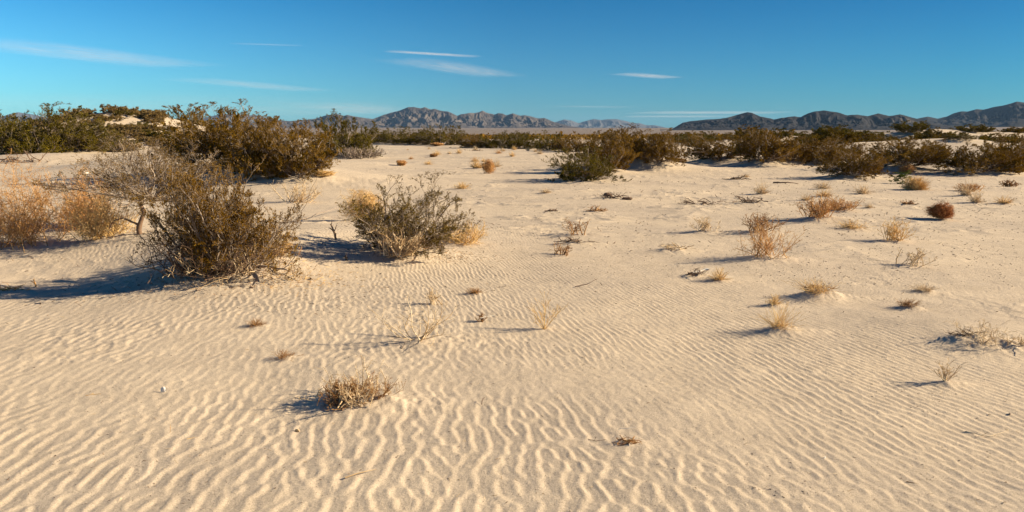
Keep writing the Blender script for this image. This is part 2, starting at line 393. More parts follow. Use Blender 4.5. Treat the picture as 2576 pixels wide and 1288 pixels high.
def crawl(seed, w, h, n=26, rad=.004, wig=.2, kid=3):
    """low heap of dead roots and twigs creeping over the sand"""
    R = rs(seed); az = R.rand(n) * 6.283
    D = np.stack([np.cos(az) * 1.2, np.sin(az) * .7, R.uniform(-.02, .5, n)], 1)
    P0 = R.normal(0, .2, (n, 3)) * np.array([w, w * .5, 0]); P0[:, 2] = R.rand(n) * h * .3
    ln = w * R.uniform(.15, .45, n)
    P, r = grow(R, P0, D, ln, rad * R.uniform(.4, 1.5, n), 7, wig, -.04, .4)
    P[..., 2] = np.clip(P[..., 2], 0.0, h)
    p0, d0, L2, rd = kids(R, P, r, ln, kid, .2, 1, (20, 60), .4, .6, .1)
    P2, r2 = grow(R, p0, d0, L2, rd, 4, wig, 0); P2[..., 2] = np.clip(P2[..., 2], -.002, h * 1.2)
    return merge([tubes(R, P, r, 5), tubes(R, P2, r2, 3)])
def stick(seed, pts, rad, side=4, sl=.25, wig=.12, k=6, taper=.3):
    """a dead branch along pts (m) with side twigs"""
    R = rs(seed); pts = np.array(pts, float); m = 14
    s = np.linspace(0, len(pts) - 1, m); i = np.clip(s.astype(int), 0, len(pts) - 2); f = (s - i)[:, None]
    P = (pts[i] * (1 - f) + pts[i + 1] * f)[None]
    tot = np.linalg.norm(np.diff(P[0], axis=0), axis=1).sum()
    P = P + np.cumsum(R.normal(0, 1, P.shape) * tot * .006 * wig / .12, 1)
    r = rad * np.linspace(1, taper, m)[None] * R.uniform(.85, 1.15, (1, m))
    ps = [tubes(R, P, r, k)]
    if side:
        p0, d0, L2, rd = kids(R, P, r, np.array([tot * sl]), side, .15, .98, (25, 65), 1, .55, .15)
        P2, r2 = grow(R, p0, d0, L2, rd, 6, wig, 0); ps.append(tubes(R, P2, r2, 4))
        p0, d0, L3, rd = kids(R, P2, r2, L2, 2, .3, 1, (20, 60), .45, .6, .1)
        P3, r3 = grow(R, p0, d0, L3, rd, 4, wig, 0); ps.append(tubes(R, P3, r3, 3))
    return merge(ps)
def lump(seed, w, d, h, n=10, rough=.3):
    """weathered chunk of wood or stone"""
    R = rs(seed); a = np.linspace(0, 2 * np.pi, n, endpoint=False); rings = np.linspace(-1, 1, 9)
    V = []
    for q in rings:
        rr = math.sqrt(max(1 - q * q, .02)) ** .7
        for b in a:
            k = 1 + R.uniform(-rough, rough)
            V.append((q * w / 2 * (1 + R.uniform(-.08, .08)), math.cos(b) * rr * k * d / 2, max(math.sin(b) * rr * k * h / 2 + h * .3, -.02)))
    V = np.array(V); idx = np.arange(9 * n).reshape(9, n); A = idx[:-1]; B = idx[1:]
    Fq = np.stack([A, B, np.roll(B, -1, 1), np.roll(A, -1, 1)], -1).reshape(-1, 4)
    caps = []
    for row in (idx[0], idx[-1]):
        for j in range(1, n - 2, 2): caps.append((row[0], row[j], row[j + 1], row[(j + 2) % n]))
    return V, np.concatenate([Fq, np.array(caps)]), R.rand(len(V)) * .3 + .3

def bounds_fit(gs, w, h):
    """scale geometry so that its robust bounds are w wide and h high"""
    V = np.concatenate([g[0] for g in gs])
    lo, hi = np.percentile(V[:, 0], 2.5), np.percentile(V[:, 0], 97.5); zt = np.percentile(V[:, 2], 98.8)
    s = np.array([w / (hi - lo), w / (hi - lo), h / zt])
    out = []
    for g in gs:
        P = g[0] * s; z = P[:, 2]; P[:, 2] = np.where(z > h, h + (z - h) * .45, z); out.append((P, g[1], g[2]))
    return out
# ------------------------------------------------------------------ what stands where (pixel of the foot, width, top row, label)
CREO = [  # u, v_foot, width, v_top, colour, mound, label
 (25, 356, 120, 288, 'g', .2, 'green creosote bush cut by the left edge of the picture'),
 (112, 384, 190, 268, 'g', .25, 'tall green creosote bush with bare grey lower stems, second from the left edge'),
 (205, 376, 140, 300, 'g', .2, 'rounded olive creosote bush just right of the tall green one on the left dune'),
 (265, 362, 110, 322, 'b', .1, 'low olive creosote bush in front of the scrubby sand hill'),
 (335, 357, 130, 318, 'g', .1, 'low wide olive creosote bush at the right foot of the scrubby sand hill'),
 (462, 352, 135, 280, 'g', .2, 'dark green creosote bush with bare leaning branch, left of the big brown thicket'),
 (565, 418, 250, 268, 'b', .25, 'tallest brown creosote bush of the big thicket, its thin top above the skyline'),
 (655, 434, 190, 296, 'b', .15, 'middle brown creosote bush of the big thicket on the left dune'),
 (750, 440, 165, 306, 'b', .12, 'rightmost brown creosote bush of the big thicket, above orange tumbleweed'),
 (500, 405, 130, 330, 'b', .2, 'brown creosote bush at the left foot of the big thicket'),
 (868, 392, 150, 292, 'g', .2, 'dark green creosote bush with grey skirt right of the big brown thicket'),
 (962, 360, 90, 325, 'g', .1, 'low dark creosote bush at the left end of the row below the central peak'),
 (1032, 362, 120, 322, 'g', .1, 'second creosote bush of the row below the central peak'),
 (1112, 364, 110, 317, 'g', .15, 'last and tallest creosote bush at the right end of the row below the central peak'),
 (1195, 371, 80, 340, 'b', .1, 'small spreading creosote bush left of the central gap in the bushes'),
 (1255, 372, 90, 334, 'g', .1, 'round green creosote bush under the right shoulder of the central mountains'),
 (1312, 373, 90, 334, 'g', .1, 'green creosote bush touching the loose grey one at its right'),
 (1381, 377, 66, 331, 'g', .1, 'open vase shaped creosote bush with bare dark foot on white sand'),
 (1441, 380, 92, 342, 'b', .1, 'brown green creosote bush left of the tall dark clump'),
 (1468, 448, 140, 372, 'g', .12, 'low front creosote bush of the central right clump, orange tumbleweed at its foot'),
 (1522, 425, 130, 328, 'b', .2, 'tall dark brown creosote bush rising behind the low front one'),
 (1592, 408, 150, 322, 'b', .3, 'dark brown creosote bush on the grey root mound with ragged top'),
 (1655, 411, 105, 334, 'b', .25, 'rust brown creosote bush at the right end of the central right clump'),
 (1742, 362, 80, 342, 'g', .1, 'small far creosote bush between the two dark clumps'),
 (1808, 397, 150, 336, 'b', .2, 'wide dark brown creosote bush casting shadow on bare sand'),
 (1920, 404, 125, 323, 'b', .3, 'tall brown creosote bush on a sand hump left of the dark thicket'),
 (1985, 400, 90, 350, 'b', .15, 'brown creosote bush with orange straw at its foot'),
 (2065, 405, 120, 347, 'b', .15, 'dark rounded creosote bush in the middle of the right thicket'),
 (2152, 438, 140, 372, 'b', .2, 'nearest dark creosote bush of the right thicket, on its own sand hump'),
 (2120, 402, 90, 350, 'b', .15, 'dark creosote bush directly behind the nearest one of the right thicket'),
 (2275, 416, 150, 346, 'b', .25, 'dark creosote bush with grey bare foot and orange straw at its right'),
 (2350, 395, 70, 352, 'b', .15, 'small creosote bush right of the one with orange straw'),
 (2462, 430, 170, 358, 'b', .2, 'broad almost black creosote bush near the right edge'),
 (2545, 424, 130, 338, 'b', .2, 'tall dark creosote bush cut by the right edge of the picture'),
 (2410, 372, 70, 335, 'g', .15, 'dark round creosote bush on pale sand above the broad black one'),
]
OBJ = []   # small plants and dead wood: kind, u, v, w, v_top, mound, name, category, group, label, options
def A(*a, **k): OBJ.append((a, k))
gT, gG, gS, gW, gD = 'tumbleweeds on the sand', 'dry grass tufts on the sand', 'dry twiggy shrubs', 'dead branches lying on the sand', 'heaps of dead roots and twigs'
# big orange weeds at the left
A('weed', 40, 612, 230, 412, .04, 'dry_shrub', 'shrub', gS, 'largest orange brown dry shrub with spiky upright twigs at the left edge', mat='stem_orange', seed=3)
A('weed', 205, 570, 165, 428, .04, 'dry_shrub', 'shrub', gS, 'second orange brown dry shrub, between the left edge one and the crooked trunk', mat='stem_orange', seed=5)
A('brush', 268, 606, 135, 490, .03, 'dry_shrub', 'shrub', gS, 'golden low tangled shrub at the left foot of the crooked trunk', mat='stem_straw', seed=7, n=130, th=80, rad=.0035)
A('tangle', 915, 556, 100, 468, .02, 'tumbleweed', 'tumbleweed', gT, 'bright golden tumbleweed caught in the left side of the middle creosote bush', mat='stem_straw', seed=8, n=420)
A('brush', 1165, 610, 120, 558, .02, 'dry_shrub', 'shrub', gS, 'low golden straw mat spilling right from the middle creosote bush', mat='stem_straw', seed=9, n=60, th=80)
A('brush', 655, 660, 150, 566, .02, 'dry_shrub', 'shrub', gS, 'pale straw tangle at the right foot of the large front creosote bush', mat='stem_straw', seed=10, n=80, th=82)
A('brush', 745, 508, 110, 452, .02, 'dry_shrub', 'shrub', gS, 'bleached bare shrub leaning right behind the large front creosote bush', mat='stem_pale', seed=11, n=26, th=70, rad=.009, lean=(.5, 0))
A('brush', 700, 640, 90, 610, .01, 'dry_shrub', 'shrub', gS, 'flat brown twigs spreading right of the large front creosote bush', mat='stem_orange', seed=12, n=40, th=86)
# tumbleweeds and round bushes
A('tangle', 1228, 436, 36, 399, .02, 'tumbleweed', 'tumbleweed', gT, 'upright orange tumbleweed alone on the open sand in the middle', mat='stem_orange', seed=13)
A('tangle', 2367, 550, 56, 509, .02, 'tumbleweed', 'tumbleweed', gT, 'dark rust tumbleweed standing alone near the right edge', mat='stem_red', seed=14, n=700)
A('dense', 2302, 476, 70, 441, .02, 'grass_clump', 'grass', None, 'dense round straw coloured grass clump beside a green sprig', mat='stem_straw', seed=15)
A('sprig', 2270, 462, 40, 430, .0, 'green_sprig', 'plant', None, 'small fresh green sprig left of the round straw clump', seed=16)
A('tangle', 1476, 452, 40, 427, .0, 'tumbleweed', 'tumbleweed', gT, 'orange tumbleweed at the foot of the low front bush of the central right clump', mat='stem_orange', seed=17)
A('tangle', 1592, 388, 36, 357, .25, 'tumbleweed', 'tumbleweed', gT, 'pale orange tumbleweed lodged high in the central right clump', mat='stem_orange', seed=18)
A('tangle', 660, 436, 44, 410, .05, 'tumbleweed', 'tumbleweed', gT, 'golden tumbleweed at the foot of the big brown thicket, left one', mat='stem_straw', seed=19)
A('tangle', 815, 448, 52, 428, .02, 'tumbleweed', 'tumbleweed', gT, 'golden tumbleweed at the right end of the big brown thicket', mat='stem_straw', seed=20)
A('brush', 742, 440, 70, 392, .02, 'dry_shrub', 'shrub', gS, 'fan of bare pale branches in front of the big brown thicket', mat='stem_pale', seed=21, n=30, th=60, rad=.012)
A('tangle', 895, 398, 26, 378, .0, 'tumbleweed', 'tumbleweed', gT, 'small orange tumbleweed under the dark green bush right of the thicket', mat='stem_orange', seed=22)
A('tangle', 1010, 416, 26, 401, .02, 'tumbleweed', 'tumbleweed', gT, 'flat orange tumbleweed on open sand left of the middle', mat='stem_orange', seed=23)
A('tangle', 1090, 395, 18, 386, .0, 'tumbleweed', 'tumbleweed', gT, 'tiny dark rust tumbleweed on the far open sand', mat='stem_rust', seed=24)
A('tangle', 162, 382, 30, 365, .0, 'tumbleweed', 'tumbleweed', gT, 'orange tumbleweed under the tall green bush at the far left', mat='stem_orange', seed=25)
A('tangle', 2282, 437, 38, 412, .0, 'tumbleweed', 'tumbleweed', gT, 'orange straw heap at the right foot of the dark bush with a grey foot', mat='stem_orange', seed=26)
A('tangle', 2158, 444, 30, 424, .0, 'tumbleweed', 'tumbleweed', gT, 'orange straw at the foot of the nearest bush of the right thicket', mat='stem_orange', seed=27)
A('tangle', 2200, 436, 40, 414, .0, 'tumbleweed', 'tumbleweed', gT, 'brown straw at the right end of the nearest bush of the right thicket', mat='stem_rust', seed=28)
A('tangle', 1700, 410, 50, 396, .0, 'tumbleweed', 'tumbleweed', gT, 'orange straw drift at the right end of the central right clump', mat='stem_orange', seed=29)
A('tangle', 2035, 401, 26, 388, .0, 'tumbleweed', 'tumbleweed', gT, 'orange tumbleweed between two dark bushes of the right thicket', mat='stem_orange', seed=30)
A('tangle', 1100, 368, 30, 358, .0, 'tumbleweed', 'tumbleweed', gT, 'small orange tumbleweed at the foot of the row below the central peak', mat='stem_orange', seed=31)
# orange and straw shrubs on the right
A('brush', 2058, 542, 80, 488, .08, 'dry_shrub', 'shrub', gS, 'bright orange dry shrub on a ripple crest right of the middle', mat='stem_orange', seed=32, n=50)
A('brush', 2112, 526, 80, 500, .05, 'dry_shrub', 'shrub', gS, 'low orange brown shrub leaning against the bright orange one', mat='stem_orange', seed=33, n=50, th=80)
A('brush', 1905, 580, 95, 536, .04, 'dry_shrub', 'shrub', gS, 'brownish dry shrub behind the large straw orange one', mat='stem_rust', seed=34, n=34)
A('brush', 1922, 640, 120, 562, .05, 'dry_shrub', 'shrub', gS, 'large straw orange shrub with long bare twigs on the right half of the sand', mat='stem_orange', seed=35, n=44)
A('brush', 1772, 578, 70, 545, .05, 'dry_shrub', 'shrub', gS, 'thin straw shrub left of the brownish one', mat='stem_pale', seed=36, n=26)
A('brush', 2438, 480, 52, 462, .02, 'dry_shrub', 'shrub', gS, 'orange low shrub between pale tufts near the right edge', mat='stem_orange', seed=37, n=50)
A('brush', 2542, 470, 36, 452, .0, 'dry_shrub', 'shrub', gS, 'dark rust shrublet close to the right edge', mat='stem_rust', seed=38, n=24)
A('brush', 2250, 602, 62, 548, .03, 'grass_tuft', 'grass', gG, 'tall airy straw tuft with a long shadow, right of the large straw orange shrub', mat='stem_straw', seed=39, n=34, th=50)
A('brush', 2290, 665, 60, 625, .01, 'grass_tuft', 'grass', gG, 'thin wispy straw plant leaning right below the airy straw tuft', mat='stem_pale', seed=40, n=14, th=45, lean=(.4, 0))
# foreground plants
A('vase', 1369, 826, 78, 742, .015, 'twig_plant', 'plant', None, 'vase shaped straw coloured plant on one white stalk', mat='stem_straw', seed=41)
A('open', 1052, 852, 185, 748, .03, 'twig_plant', 'plant', None, 'open pale plant of long bare twigs on rippled sand', mat='stem_pale', seed=42)
A('brush', 1092, 766, 30, 722, .0, 'twig_plant', 'plant', None, 'thin bleached sprig behind the open plant of bare twigs', mat='stem_pale', seed=43, n=9, th=25)
A('bush', 878, 996, 165, 908, .05, 'dry_shrub', 'shrub', gS, 'nearest pale thorny dry shrub casting a long blue shadow', mat='stem_pale', seed=44)
A('brush', 962, 1008, 100, 958, .03, 'dry_shrub', 'shrub', gS, 'sparse reddish twigs right of the nearest thorny shrub', mat='stem_rust', seed=45, n=14, th=75)
A('crawl', 855, 1032, 70, 1018, .0, 'root_heap', 'dead wood', gD, 'dark dead twigs on the sand just below the nearest thorny shrub', mat='stem_dark', seed=46)
A('brush', 1418, 640, 44, 612, .0, 'twig_plant', 'plant', None, 'tiny leafless fan shaped plant in the middle of the sand', mat='stem_rust', seed=47, n=10, th=45)
A('brush', 1447, 588, 60, 548, .03, 'twig_plant', 'plant', None, 'thin leafless twig plant above the small dark hump', mat='stem_rust', seed=48, n=10, th=55)
A('crawl', 1440, 606, 70, 596, .05, 'root_heap', 'dead wood', gD, 'dark root heap on a small sand hump in the middle', mat='stem_dark', seed=49)
A('tuft', 1962, 816, 85, 756, .07, 'grass_tuft', 'grass', gG, 'large straw tuft with brown foot and long shadow on fine ripples', mat='stem_straw', seed=50)
A('tuft', 1948, 760, 34, 742, .04, 'grass_tuft', 'grass', gG, 'small brown tuft right behind the large straw tuft', mat='stem_straw', seed=51)
A('tuft', 2052, 733, 92, 700, .08, 'grass_tuft', 'grass', gG, 'wide straw tuft with woody foot on a sand hump', mat='stem_straw', seed=52)
A('crawl', 2058, 733, 80, 716, .06, 'root_heap', 'dead wood', gD, 'brown woody roots under the wide straw tuft', mat='stem_rust', seed=53)
A('tuft', 2282, 764, 48, 752, .05, 'grass_tuft', 'grass', gG, 'low brown cushion of grass right of the wide straw tuft', mat='stem_rust', seed=54)
A('tuft', 2322, 728, 54, 714, .03, 'grass_tuft', 'grass', gG, 'flat bleached tuft behind the low brown cushion', mat='stem_pale', seed=55)
A('tuft', 1808, 701, 44, 674, .03, 'grass_tuft', 'grass', gG, 'small dense brown tuft beside a white stick', mat='stem_straw', seed=56)
A('vase', 2378, 955, 56, 905, .03, 'grass_tuft', 'grass', gG, 'thin upright straw tuft at the lower right', mat='stem_pale', seed=57)
A('tuft', 2143, 571, 66, 553, .05, 'grass_tuft', 'grass', gG, 'flattened straw tangle below the bright orange shrub', mat='stem_straw', seed=58)
A('crawl', 2420, 842, 90, 826, .05, 'root_heap', 'dead wood', gD, 'black dead stump heap at the left end of the lower right wood heap', mat='stem_dark', seed=59)
A('brush', 2485, 862, 130, 812, .03, 'dry_shrub', 'shrub', gS, 'half buried pale branches at the lower right', mat='stem_pale', seed=60, n=22, th=82)
A('brush', 2560, 866, 50, 840, .03, 'dry_shrub', 'shrub', gS, 'half buried pale twigs cut by the right edge', mat='stem_pale', seed=61, n=12, th=80)
A('tuft', 716, 896, 46, 882, .02, 'grass_tuft', 'grass', gG, 'small brown tuft on the ripples above left of the nearest thorny shrub', mat='stem_rust', seed=62)
A('tuft', 645, 816, 40, 802, .02, 'grass_tuft', 'grass', gG, 'small pale brown tuft left of the small brown one', mat='stem_rust', seed=63)
A('tuft', 1195, 735, 34, 724, .02, 'grass_tuft', 'grass', gG, 'small brown tuft between the middle creosote bush and the vase shaped plant', mat='stem_rust', seed=64)
A('brush', 1212, 810, 26, 788, .0, 'grass_tuft', 'grass', gG, 'tiny dark tuft under a white stick left of the vase shaped plant', mat='stem_rust', seed=65, n=14)
A('crawl', 1578, 1112, 70, 1096, .015, 'root_heap', 'dead wood', gD, 'low brown litter heap under a curved white stick near the bottom', mat='stem_rust', seed=66)
A('tuft', 1162, 474, 36, 458, .02, 'grass_tuft', 'grass', gG, 'straw tuft just right of the top of the middle creosote bush', mat='stem_straw', seed=67)
A('tuft', 2070, 474, 40, 455, .02, 'grass_tuft', 'grass', gG, 'pale straw tuft left of the long shadow, below the nearest dark bush', mat='stem_pale', seed=68)
A('tuft', 2172, 486, 40, 464, .02, 'grass_tuft', 'grass', gG, 'pale straw tuft left of the round straw clump', mat='stem_pale', seed=69)
A('crawl', 1690, 622, 90, 606, .06, 'root_heap', 'dead wood', gD, 'grey brown root heap on a small hump below the thin straw shrub', mat='stem_pale', seed=70)
A('crawl', 1745, 690, 70, 678, .03, 'root_heap', 'dead wood', gD, 'dark litter heap with a white stick left of the small dense tuft', mat='stem_dark', seed=71)
A('crawl', 1765, 512, 90, 499, .03, 'root_heap', 'dead wood', gD, 'row of dark root stubs left part, above the thin straw shrub', mat='stem_dark', seed=72)
A('crawl', 1890, 508, 90, 493, .06, 'root_heap', 'dead wood', gD, 'heap of dark root stubs on a hump, right part of the row', mat='stem_dark', seed=73)
A('crawl', 1540, 497, 70, 484, .02, 'root_heap', 'dead wood', gD, 'broken twigs around the dark driftwood chunks', mat='stem_dark', seed=74)
A('lump', 1529, 494, 22, 483, .0, 'driftwood', 'dead wood', None, 'upright dark driftwood chunk, left of two', mat='stem_dark', seed=75)
A('lump', 1578, 503, 26, 494, .0, 'driftwood', 'dead wood', None, 'flat brown driftwood chunk, right of two', mat='stem_dark', seed=76)
A('crawl', 1855, 450, 50, 441, .02, 'root_heap', 'dead wood', gD, 'small brown heap below the wide dark bush right of the middle', mat='stem_dark', seed=77)
A('crawl', 1500, 530, 50, 517, .04, 'root_heap', 'dead wood', gD, 'brown stubs on a small hump below the left driftwood chunk', mat='stem_rust', seed=78)
A('crawl', 1388, 530, 40, 524, .03, 'root_heap', 'dead wood', gD, 'tiny hump of dead roots left of the one below the driftwood', mat='stem_dark', seed=79)
A('crawl', 1085, 640, 90, 608, .03, 'root_heap', 'dead wood', gD, 'twisted dark roots at the foot of the middle creosote bush', mat='stem_dark', seed=80)
A('crawl', 470, 700, 130, 678, .02, 'root_heap', 'dead wood', gD, 'pale and dark fallen twigs in front of the large front creosote bush', mat='stem_pale', seed=81)
A('crawl', 25, 728, 70, 706, .02, 'root_heap', 'dead wood', gD, 'rust coloured root stubs at the left edge below the blue shadow', mat='stem_orange', seed=82)
A('crawl', 2285, 513, 50, 503, .02, 'root_heap', 'dead wood', gD, 'rusty low heap left of the dark rust tumbleweed', mat='stem_rust', seed=83)
A('crawl', 1190, 382, 40, 376, .02, 'root_heap', 'dead wood', gD, 'small dark heap on the far open sand left of the gap', mat='stem_dark', seed=84)
A('crawl', 60, 398, 150, 385, .05, 'root_heap', 'dead wood', gD, 'tangle of dead grey branches on the dune crest at the far left', mat='stem_dark', seed=85)
A('crawl', 1600, 408, 170, 384, .2, 'root_heap', 'dead wood', gD, 'mass of bare grey roots below the ragged topped bush of the central right clump', mat='stem_grey', seed=86, n=110)
A('brush', 905, 398, 110, 368, .05, 'dry_shrub', 'shrub', gS, 'grey bare skirt of twigs under the dark green bush right of the thicket', mat='stem_grey', seed=87, n=60, th=80)
# sticks: explicit end points on the ground
STICKS = [ # [(u, v, lift px)...], radius, side twigs, material, label, name
 ([(655, 560, 4), (760, 552, 8), (830, 528, 10), (893, 516, 4)], .010, 3, 'stem_grey', 'long pale fallen branch bridging the sand between the two front creosote bushes'),
 ([(690, 590, 2), (735, 575, 3), (765, 580, 2)], .008, 2, 'stem_pale', 'short pale twig below the long fallen branch'),
 ([(455, 695, 10), (520, 672, 24), (575, 650, 40)], .011, 4, 'stem_grey', 'thick weathered branch propped against the large front creosote bush'),
 ([(868, 1203, 2), (905, 1192, 4), (945, 1181, 3)], .0042, 0, 'stem_pale', 'straight weathered stick lying on the ripples at the bottom'),
 ([(1556, 1082, 6), (1560, 1076, 12), (1580, 1076, 16), (1600, 1072, 18)], .0016, 0, 'bone', 'thin curved white stick arching over a litter heap'),
 ([(1211, 1018, 2), (1214, 1004, 8), (1222, 998, 10)], .0025, 1, 'stem_dark', 'small crooked dark twig standing right of the nearest thorny shrub'),
 ([(428, 1088, 0), (430, 1080, 12), (431, 1066, 24)], .0012, 1, 'stem_orange', 'tiny upright orange twig at the lower left'),
 ([(2428, 1085, 2), (2485, 1098, 2), (2540, 1083, 3)], .003, 3, 'stem_pale', 'forked pale branch lying flat at the lower right'),
 ([(1447, 722, 1), (1480, 714, 2), (1503, 700, 8)], .004, 0, 'stem_dark', 'thin grey twig with its tip raised below the tiny fan shaped plant'),
 ([(2318, 462, 0), (2380, 458, 0)], .01, 0, 'stem_dark', 'thin dead branch on the sand right of the round straw clump'),
 ([(1945, 461, 1), (1975, 459, 4), (2008, 461, 2)], .03, 2, 'stem_dark', 'dark fallen log on open sand below the right thicket'),
 ([(1010, 877, 0), (1016, 868, 2), (1018, 862, 4)], .004, 0, 'stem_grey', 'short curved grey stick just below the open plant of bare twigs'),
 ([(1208, 800, 12), (1228, 795, 14), (1248, 793, 12)], .003, 0, 'bone', 'small white stick left of the vase shaped plant'),
 ([(1735, 688, 4), (1760, 682, 8), (1780, 676, 7)], .006, 2, 'bone', 'white stick on the dark litter heap'),
 ([(2398, 640, 0), (2440, 652, 1), (2470, 650, 1)], .006, 1, 'stem_dark', 'thin dark twig below the dark rust tumbleweed'),
 ([(1000, 625, 1), (990, 615, 6), (980, 598, 20)], .012, 1, 'stem_dark', 'leaning dead stub at the left foot of the middle creosote bush'),
 ([(470, 1104, 1), (500, 1100, 1)], .0015, 0, 'stem_straw', 'straw bit lying on ripples at the lower left'),
 ([(215, 996, 0), (232, 993, 1), (252, 990, 2)], .002, 2, 'stem_straw', 'straw twig with short prongs at the left below the shadow'),
 ([(1480, 1105, 1), (1500, 1109, 1), (1525, 1104, 3)], .0018, 1, 'stem_dark', 'thin dark wavy twig left of the litter heap with a white stick'),
 ([(2610 - 330, 1212, 0), (2310, 1218, 0)], .002, 0, 'stem_rust', 'tiny rust twig on the ripples at the bottom right'),
]
STUMPS = [ # u, v, height px, radius m, label
 (846, 602, 40, .020, 'forked dead stump standing between the two front creosote bushes'),
 (962, 628, 24, .020, 'short dead stump left of the middle creosote bush'),
 (992, 634, 46, .030, 'thick leaning dead trunk base under the middle creosote bush'),
 (90, 722, 22, .010, 'short rusty forked stump below the blue shadow'),
 (872, 655, 14, .016, 'low dark knob of wood below the forked stump'),
 (733, 628, 18, .012, 'small dead stub right of the pale straw tangle'),
]
CHIPS = [ # u, v, w px, h px, mat, label
 (411, 986, 14, 16, 'bone', 'upright white chip casting a dark shadow at the lower left'),
 (213, 437, 22, 6, 'bone', 'white scrap of litter on the sand behind the left shrubs'),
 (1778, 679, 16, 5, 'bone', 'white wood chip beside the dark litter heap'),
 (2075, 1153, 8, 6, 'bone', 'small white pebble at the lower right'),
 (782, 703, 12, 6, 'stem_dark', 'dark wood chip on the ripples right of the large front creosote bush'),
 (632, 725, 10, 6, 'stem_dark', 'dark wood chip below the large front creosote bush'),
 (862, 1032, 12, 7, 'stem_dark', 'dark chip under the nearest thorny shrub'),
 (748, 1085, 14, 8, 'stem_pale', 'pale chip on a tiny hump below left of the nearest thorny shrub'),
 (2540, 1043, 12, 5, 'stem_dark', 'dark chip at the right edge above the forked branch'),
 (102, 765, 8, 5, 'stem_dark', 'small dark pebble at the left below the shadow'),
]

# ---- positions and drifts
PL = []
for (u, v, w, vt, c, md, lab) in CREO:
    x, y = place(u, v, md * .8)
    wm, _ = size_at(u, v, vt, w, x, y, 0)
    PL.append((x, y)); MOUNDS.append((x, y + .1 * wm, wm * .48, wm * .42, md))
OL = []
for a, k in OBJ:
    kind, u, v, w, vt, md = a[:6]
    x, y = place(u, v, md); wm, _ = size_at(u, v, vt, w, x, y, 0)
    OL.append((x, y))
    if md > 0:
        MOUNDS.append((x + wm * .08, y, wm * .55, wm * .5, md * .55)); MOUNDS.append((x + wm * .6, y - wm * .05, wm * 1.1, wm * .35, md * .3))
HERO = [('front', 552, 680, 370, 428), ('trunk', 372, 592, 330, 352), ('middle', 1008, 630, 300, 424)]
HL = []
for nme, u, v, w, vt in HERO:
    x, y = place(u, v, .10); HL.append((x, y))
    MOUNDS.append((x, y + .1, .85, .6, .12))
# dunes far right and far left: many bushes, by distance
R = rs(5)
FAR = []
def scatter(n, u0, u1, d0, d1, wr, hr, key, avoid=1.2):
    c = 0; tries = 0
    while c < n and tries < n * 30:
        tries += 1
        u = R.uniform(u0, u1); d = math.sqrt(R.uniform(d0 ** 2, d1 ** 2)); x = d * (u - 1288) / F
        if any((x - q[0]) ** 2 + (d - q[1]) ** 2 < avoid ** 2 for q in FAR): continue
        w = R.uniform(*wr); FAR.append((x, d, w, w * R.uniform(*hr), key)); c += 1
scatter(88, 1720, 2700, 80, 190, (1.8, 5.6), (.30, .46), 'r', 3.0)
scatter(32, 2320, 2720, 95, 190, (1.8, 4.6), (.30, .46), 'r', 2.4)
scatter(130, 110, 520, 70, 122, (1.6, 3.8), (.20, .33), 'l', 1.3)
scatter(12, 930, 1720, 115, 250, (2.4, 4.0), (.4, .55), 'c', 8)
scatter(12, -80, 130, 60, 120, (2.2, 3.8), (.5, .7), 'c', 4)
TUFTS = []
def tufts(n, u0, u1, v0, v1, wr, key):
    for i in range(n):
        u = R.uniform(u0, u1); v = v0 + (v1 - v0) * R.rand() ** 1.3
        x, y = place(u, v); w = R.uniform(*wr)
        if any((x - a) ** 2 + ((y - b) * .5) ** 2 < 1.0 for a, b in PL + OL): continue
        TUFTS.append((x, y, w, w * R.uniform(.4, .9), key)); MOUNDS.append((x + w * .1, y, w * .6, w * .45, w * .06))
tufts(22, 960, 1420, 372, 425, (.35, .8), 'fc')
tufts(11, 1720, 2560, 440, 540, (.25, .6), 'fr')
tufts(4, 1250, 1700, 455, 600, (.2, .45), 'fm')
tufts(3, 1450, 2540, 560, 800, (.12, .30), 'fn')

# ------------------------------------------------------------------ the ground sheet
def rip_field(x, y):
    """wind ripple height (m) and its envelope"""
    Rr = rs(77)
    xc = np.clip(x, -9, 14); yc = np.clip(y, 1, 22)
    s = x + .30 * y + .075 * xc * np.minimum(yc, 9) * .5 + .030 * np.clip(yc - 4.5, -3.5, 6) ** 2 + .04 * xc * np.clip(yc - 4.5, -3, 5)
    t = y - .3 * x
    s = s + .06 * fbm(x * .55, y * .55, 2, 41) + .012 * fbm(x * 2.6, y * 1.6, 2, 43)
    A_ = np.zeros(x.shape, dtype=np.complex128)
    k0 = 2 * np.pi / .102
    for i in range(34):
        kk = k0 * (1 + Rr.normal(0, .17)); ang = Rr.normal(0, .40)
        A_ += np.exp(1j * (kk * (np.cos(ang) * s + np.sin(ang) * t) + Rr.rand() * 6.283))
    m = np.abs(A_) / math.sqrt(34); ph = np.angle(A_)
    env = m / (m + .45)
    hgt = np.sin(ph) - .32 * np.sin(2 * ph + .35)
    # finer, straighter set further right and away
    B_ = np.zeros(x.shape, dtype=np.complex128); k1 = 2 * np.pi / .076
    for i in range(22):
        kk = k1 * (1 + Rr.normal(0, .12)); ang = Rr.normal(0, .17)
        B_ += np.exp(1j * (kk * (np.cos(ang) * s + np.sin(ang) * t) + Rr.rand() * 6.283))
    mb = np.abs(B_) / math.sqrt(22); pb = np.angle(B_)
    hb = (np.sin(pb) - .32 * np.sin(2 * pb + .35)) * mb / (mb + .4)
    q = smooth((x * .8 + (y - 4.2) * .55) / 2.2 + .1)
    return hgt * env * (1 - q) + hb * .9 * q
